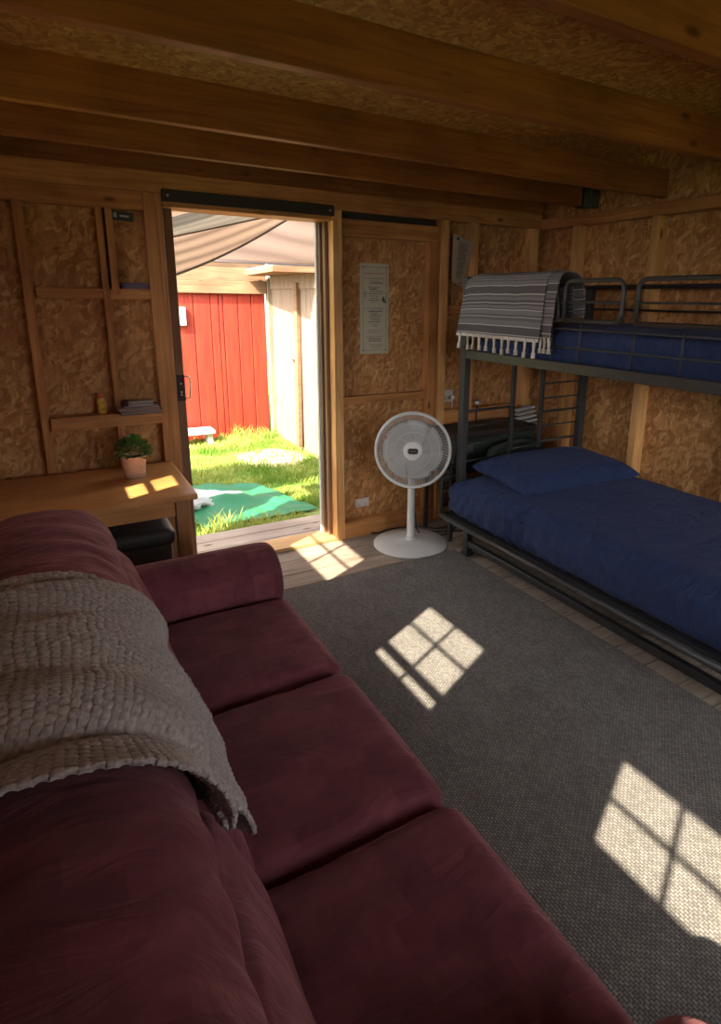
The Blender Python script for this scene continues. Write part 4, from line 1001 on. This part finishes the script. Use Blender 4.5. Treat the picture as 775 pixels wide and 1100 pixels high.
# bleached shed on the right, side wall facing the lawn
ws = thing('bleached_shed', (2.9, 6.3, GZ), 'sun-bleached pale timber shed right of the red shed', 'shed')
XS = 2.39; bm = bmesh.new()
yb = [7.16, 7.03, 6.90, 6.77, 6.64, 6.51, 6.38, 6.25]
for a, b in zip(yb, yb[1:]): box(bm, XS, XS+.03, b+.003, a-.003, GZ-.05, 1.745, .004)
yb = [6.12, 5.98, 5.84, 5.70, 5.56, 5.42, 5.2]
for a, b in zip(yb, yb[1:]): box(bm, XS, XS+.03, b+.003, a-.003, GZ-.05, 1.745, .004)
box(bm, XS+.03, 4.2, 5.2, 7.0, GZ-.05, 1.744); obj('board_wall', bm, 'pale', ws)
bm = bmesh.new(); box(bm, XS-.05, XS+.02, 7.025, 7.10, GZ-.05, 1.72, .002); obj('corner_board', bm, 'pale', ws)
bm = bmesh.new(); mt = Matrix.Translation((XS-.03, 6.17, 0.8)) @ Matrix.Rotation(R_(1.5), 4, 'X') @ Matrix.Translation((-(XS-.03), -6.17, -.8))
box(bm, XS-.05, XS-.005, 6.13, 6.21, GZ-.02, 1.66, .004, mat=mt); obj('door_post', bm, 'palewood', ws)
obj('lintel_board', B(XS-.02, XS, 5.2, 7.026, 1.60, 1.745, .003), 'pale', ws)
bm = bmesh.new(); mt = Matrix.Translation((0, 0, 1.80)) @ Matrix.Rotation(R_(-2), 4, 'Y') @ Matrix.Translation((0, 0, -1.80))
rv = box(bm, 1.93, 4.3, 5.62, 7.015, 1.745, 1.80)
for v in rv:
    if v.co.x < 2.5 and v.co.y > 6.5: v.co.x = 2.07
rf = obj('roof_boards', bm, 'palewood', ws)
bm = bmesh.new(); rv = box(bm, 1.95, 4.3, 5.64, 7.01, 1.80, 1.815)
for v in rv:
    if v.co.x < 2.5 and v.co.y > 6.5: v.co.x = 2.09
obj('roof_felt', bm, 'felt', rf)
bm = bmesh.new(); box(bm, XS-.016, XS, 5.75, 5.80, 1.18, 1.36, .002); box(bm, XS-.022, XS, 5.765, 5.785, 1.22, 1.32, .002); obj('hinge', bm, 'vent', ws)
bm = bmesh.new(); box(bm, XS-.03, XS, 6.30, 6.36, .82, .85, .004); obj('latch', bm, 'galv', ws)
bm = bmesh.new()
for z in (.25, 1.30): box(bm, XS-.008, XS, 6.97, 6.99, z, z+.10, .002)
obj('hinge', bm, 'palewood', ws)
# shade cloths above the yard
def quadf(a, b, c, d, sag=0.0, edge=0.0):
    a, b, c, d = map(Vector, (a, b, c, d))
    def f(u, v):
        p = a.lerp(b, u).lerp(d.lerp(c, u), v); p.z -= sag*math.sin(u*PI)*math.sin(v*PI)+edge*math.sin(u*PI)*(1-v); p.z += 0
        return p
    return f
def hem(f, n=40, v=0.0, r=.008):
    return T([f(i/n, v) for i in range(n+1)], r, 6)
RAYO = Vector((0, 0, 1.5))
def at(x, y, Y):
    d = (r2*((x-cx)/fx)+d2*((y-cy)/fx)+fwd); return RAYO+d*(Y/d.y)
s1 = thing('shade_cloth', (1.2, 5.6, 2.3), 'brown striped shade cloth with curved dark edge above the yard', 'shade sail')
P0, P1, P2, P3 = at(120, 316, 4.9), at(345, 212, 4.5), at(360, 190, 4.1), at(120, 230, 4.0)
def s1f(u, v):
    u = u*2.7-1.7; p = (P0+(P1-P0)*u).lerp(P3+(P2-P3)*u, v); p.z -= .085*math.sin(max(0, u)*PI)*(1-v)**1.5; p.z += .25*max(0, -u); return p  # hidden left stretch of cloth added to spread shade over the lawn
obj('cloth', grid(s1f, 40, 30, None, .003), 'sail', s1, smooth=True); obj('hem_cord', hem(s1f, r=.012), 'hem', s1, smooth=True)
s2_ = thing('shade_cloth', (2.4, 6.3, 2.2), 'pale pink striped shade cloth behind the curved brown one', 'shade sail')
Q0, Q1, Q2, Q3 = at(225, 280, 5.3), at(365, 287, 5.1), at(380, 200, 4.6), at(225, 215, 5.0)
f2_ = lambda u, v: Q0.lerp(Q1, u).lerp(Q3.lerp(Q2, u), v)
obj('cloth', grid(f2_, 30, 20, None, .003), 'sail2', s2_, smooth=True); obj('hem_cord', hem(f2_, r=.009), 'hem', s2_, smooth=True)
s3_ = thing('shade_cloth', (1.0, 4.9, 2.3), 'grey shade cloth at the upper left of the doorway view', 'shade sail')
W0, W1, W2, W3 = at(150, 262, 3.95), at(310, 228, 3.9), at(310, 200, 3.7), at(150, 243, 3.75)
f3_ = lambda u, v: W0.lerp(W1, u).lerp(W3.lerp(W2, u), v)
obj('cloth', grid(f3_, 20, 10, None, .003), 'sail3', s3_, smooth=True); obj('hem_cord', hem(f3_, r=.006), 'hem', s3_, smooth=True)
# unseen board screen added left of the yard to shade lawn by the deck
fn_ = thing('shade_screen', (-2.0, 3.6, GZ), 'unseen sloping board screen added to shade the lawn', 'shade screen')
bm = bmesh.new(); x = -4.2
while x < -.55:
    t_ = 2.12+max(0, (-1.2-x))*.36; box(bm, x, x+.135, 3.58, 3.61, GZ-.05, t_, .004); x += .14
obj('screen_boards', bm, 'pale', fn_)

# ------------------------------------------------------------------ light
W = bpy.data.worlds.new('sky'); S.world = W; W.use_nodes = True; t = W.node_tree
bg = t.nodes['Background']; sk = N(t, 'ShaderNodeTexSky'); sk.sky_type = 'NISHITA'; sk.sun_disc = False
sk.sun_elevation = R_(42); sk.sun_rotation = R_(240); sk.air_density = 1.0; sk.dust_density = 2.0
hs = N(t, 'ShaderNodeHueSaturation'); hs.inputs['Saturation'].default_value = 0.12; L(t, sk.outputs[0], hs.inputs['Color']); L(t, hs.outputs[0], bg.inputs['Color'])
bg.inputs['Strength'].default_value = 1.4
sd = Vector((1.0, 0.504, -1.0)).normalized()
sl = bpy.data.lights.new('sun', 'SUN'); so = bpy.data.objects.new('sun', sl); COL.objects.link(so); sl.energy = 25; sl.angle = R_(0.53); sl.color = (1.0, 0.88, 0.68)
so.rotation_euler = sd.to_track_quat('-Z', 'Y').to_euler(); so.location = (-4, -3, 5)
# sky portals in the openings help sampling only
def portal(loc, rot, sx, sy):
    l = bpy.data.lights.new('portal', 'AREA'); l.shape = 'RECTANGLE'; l.size = sx; l.size_y = sy; l.cycles.is_portal = True
    o = bpy.data.objects.new('portal', l); COL.objects.link(o); o.location = loc; o.rotation_euler = rot
S.cycles.use_denoising = True
S.cycles.max_bounces = 10; S.cycles.diffuse_bounces = 6; S.cycles.transparent_max_bounces = 16
S.cycles.sample_clamp_indirect = 8
S.view_settings.view_transform = 'Standard'; S.view_settings.look = 'None'; S.view_settings.gamma = 1; S.view_settings.exposure = 0.17
S.view_settings.use_curve_mapping = False
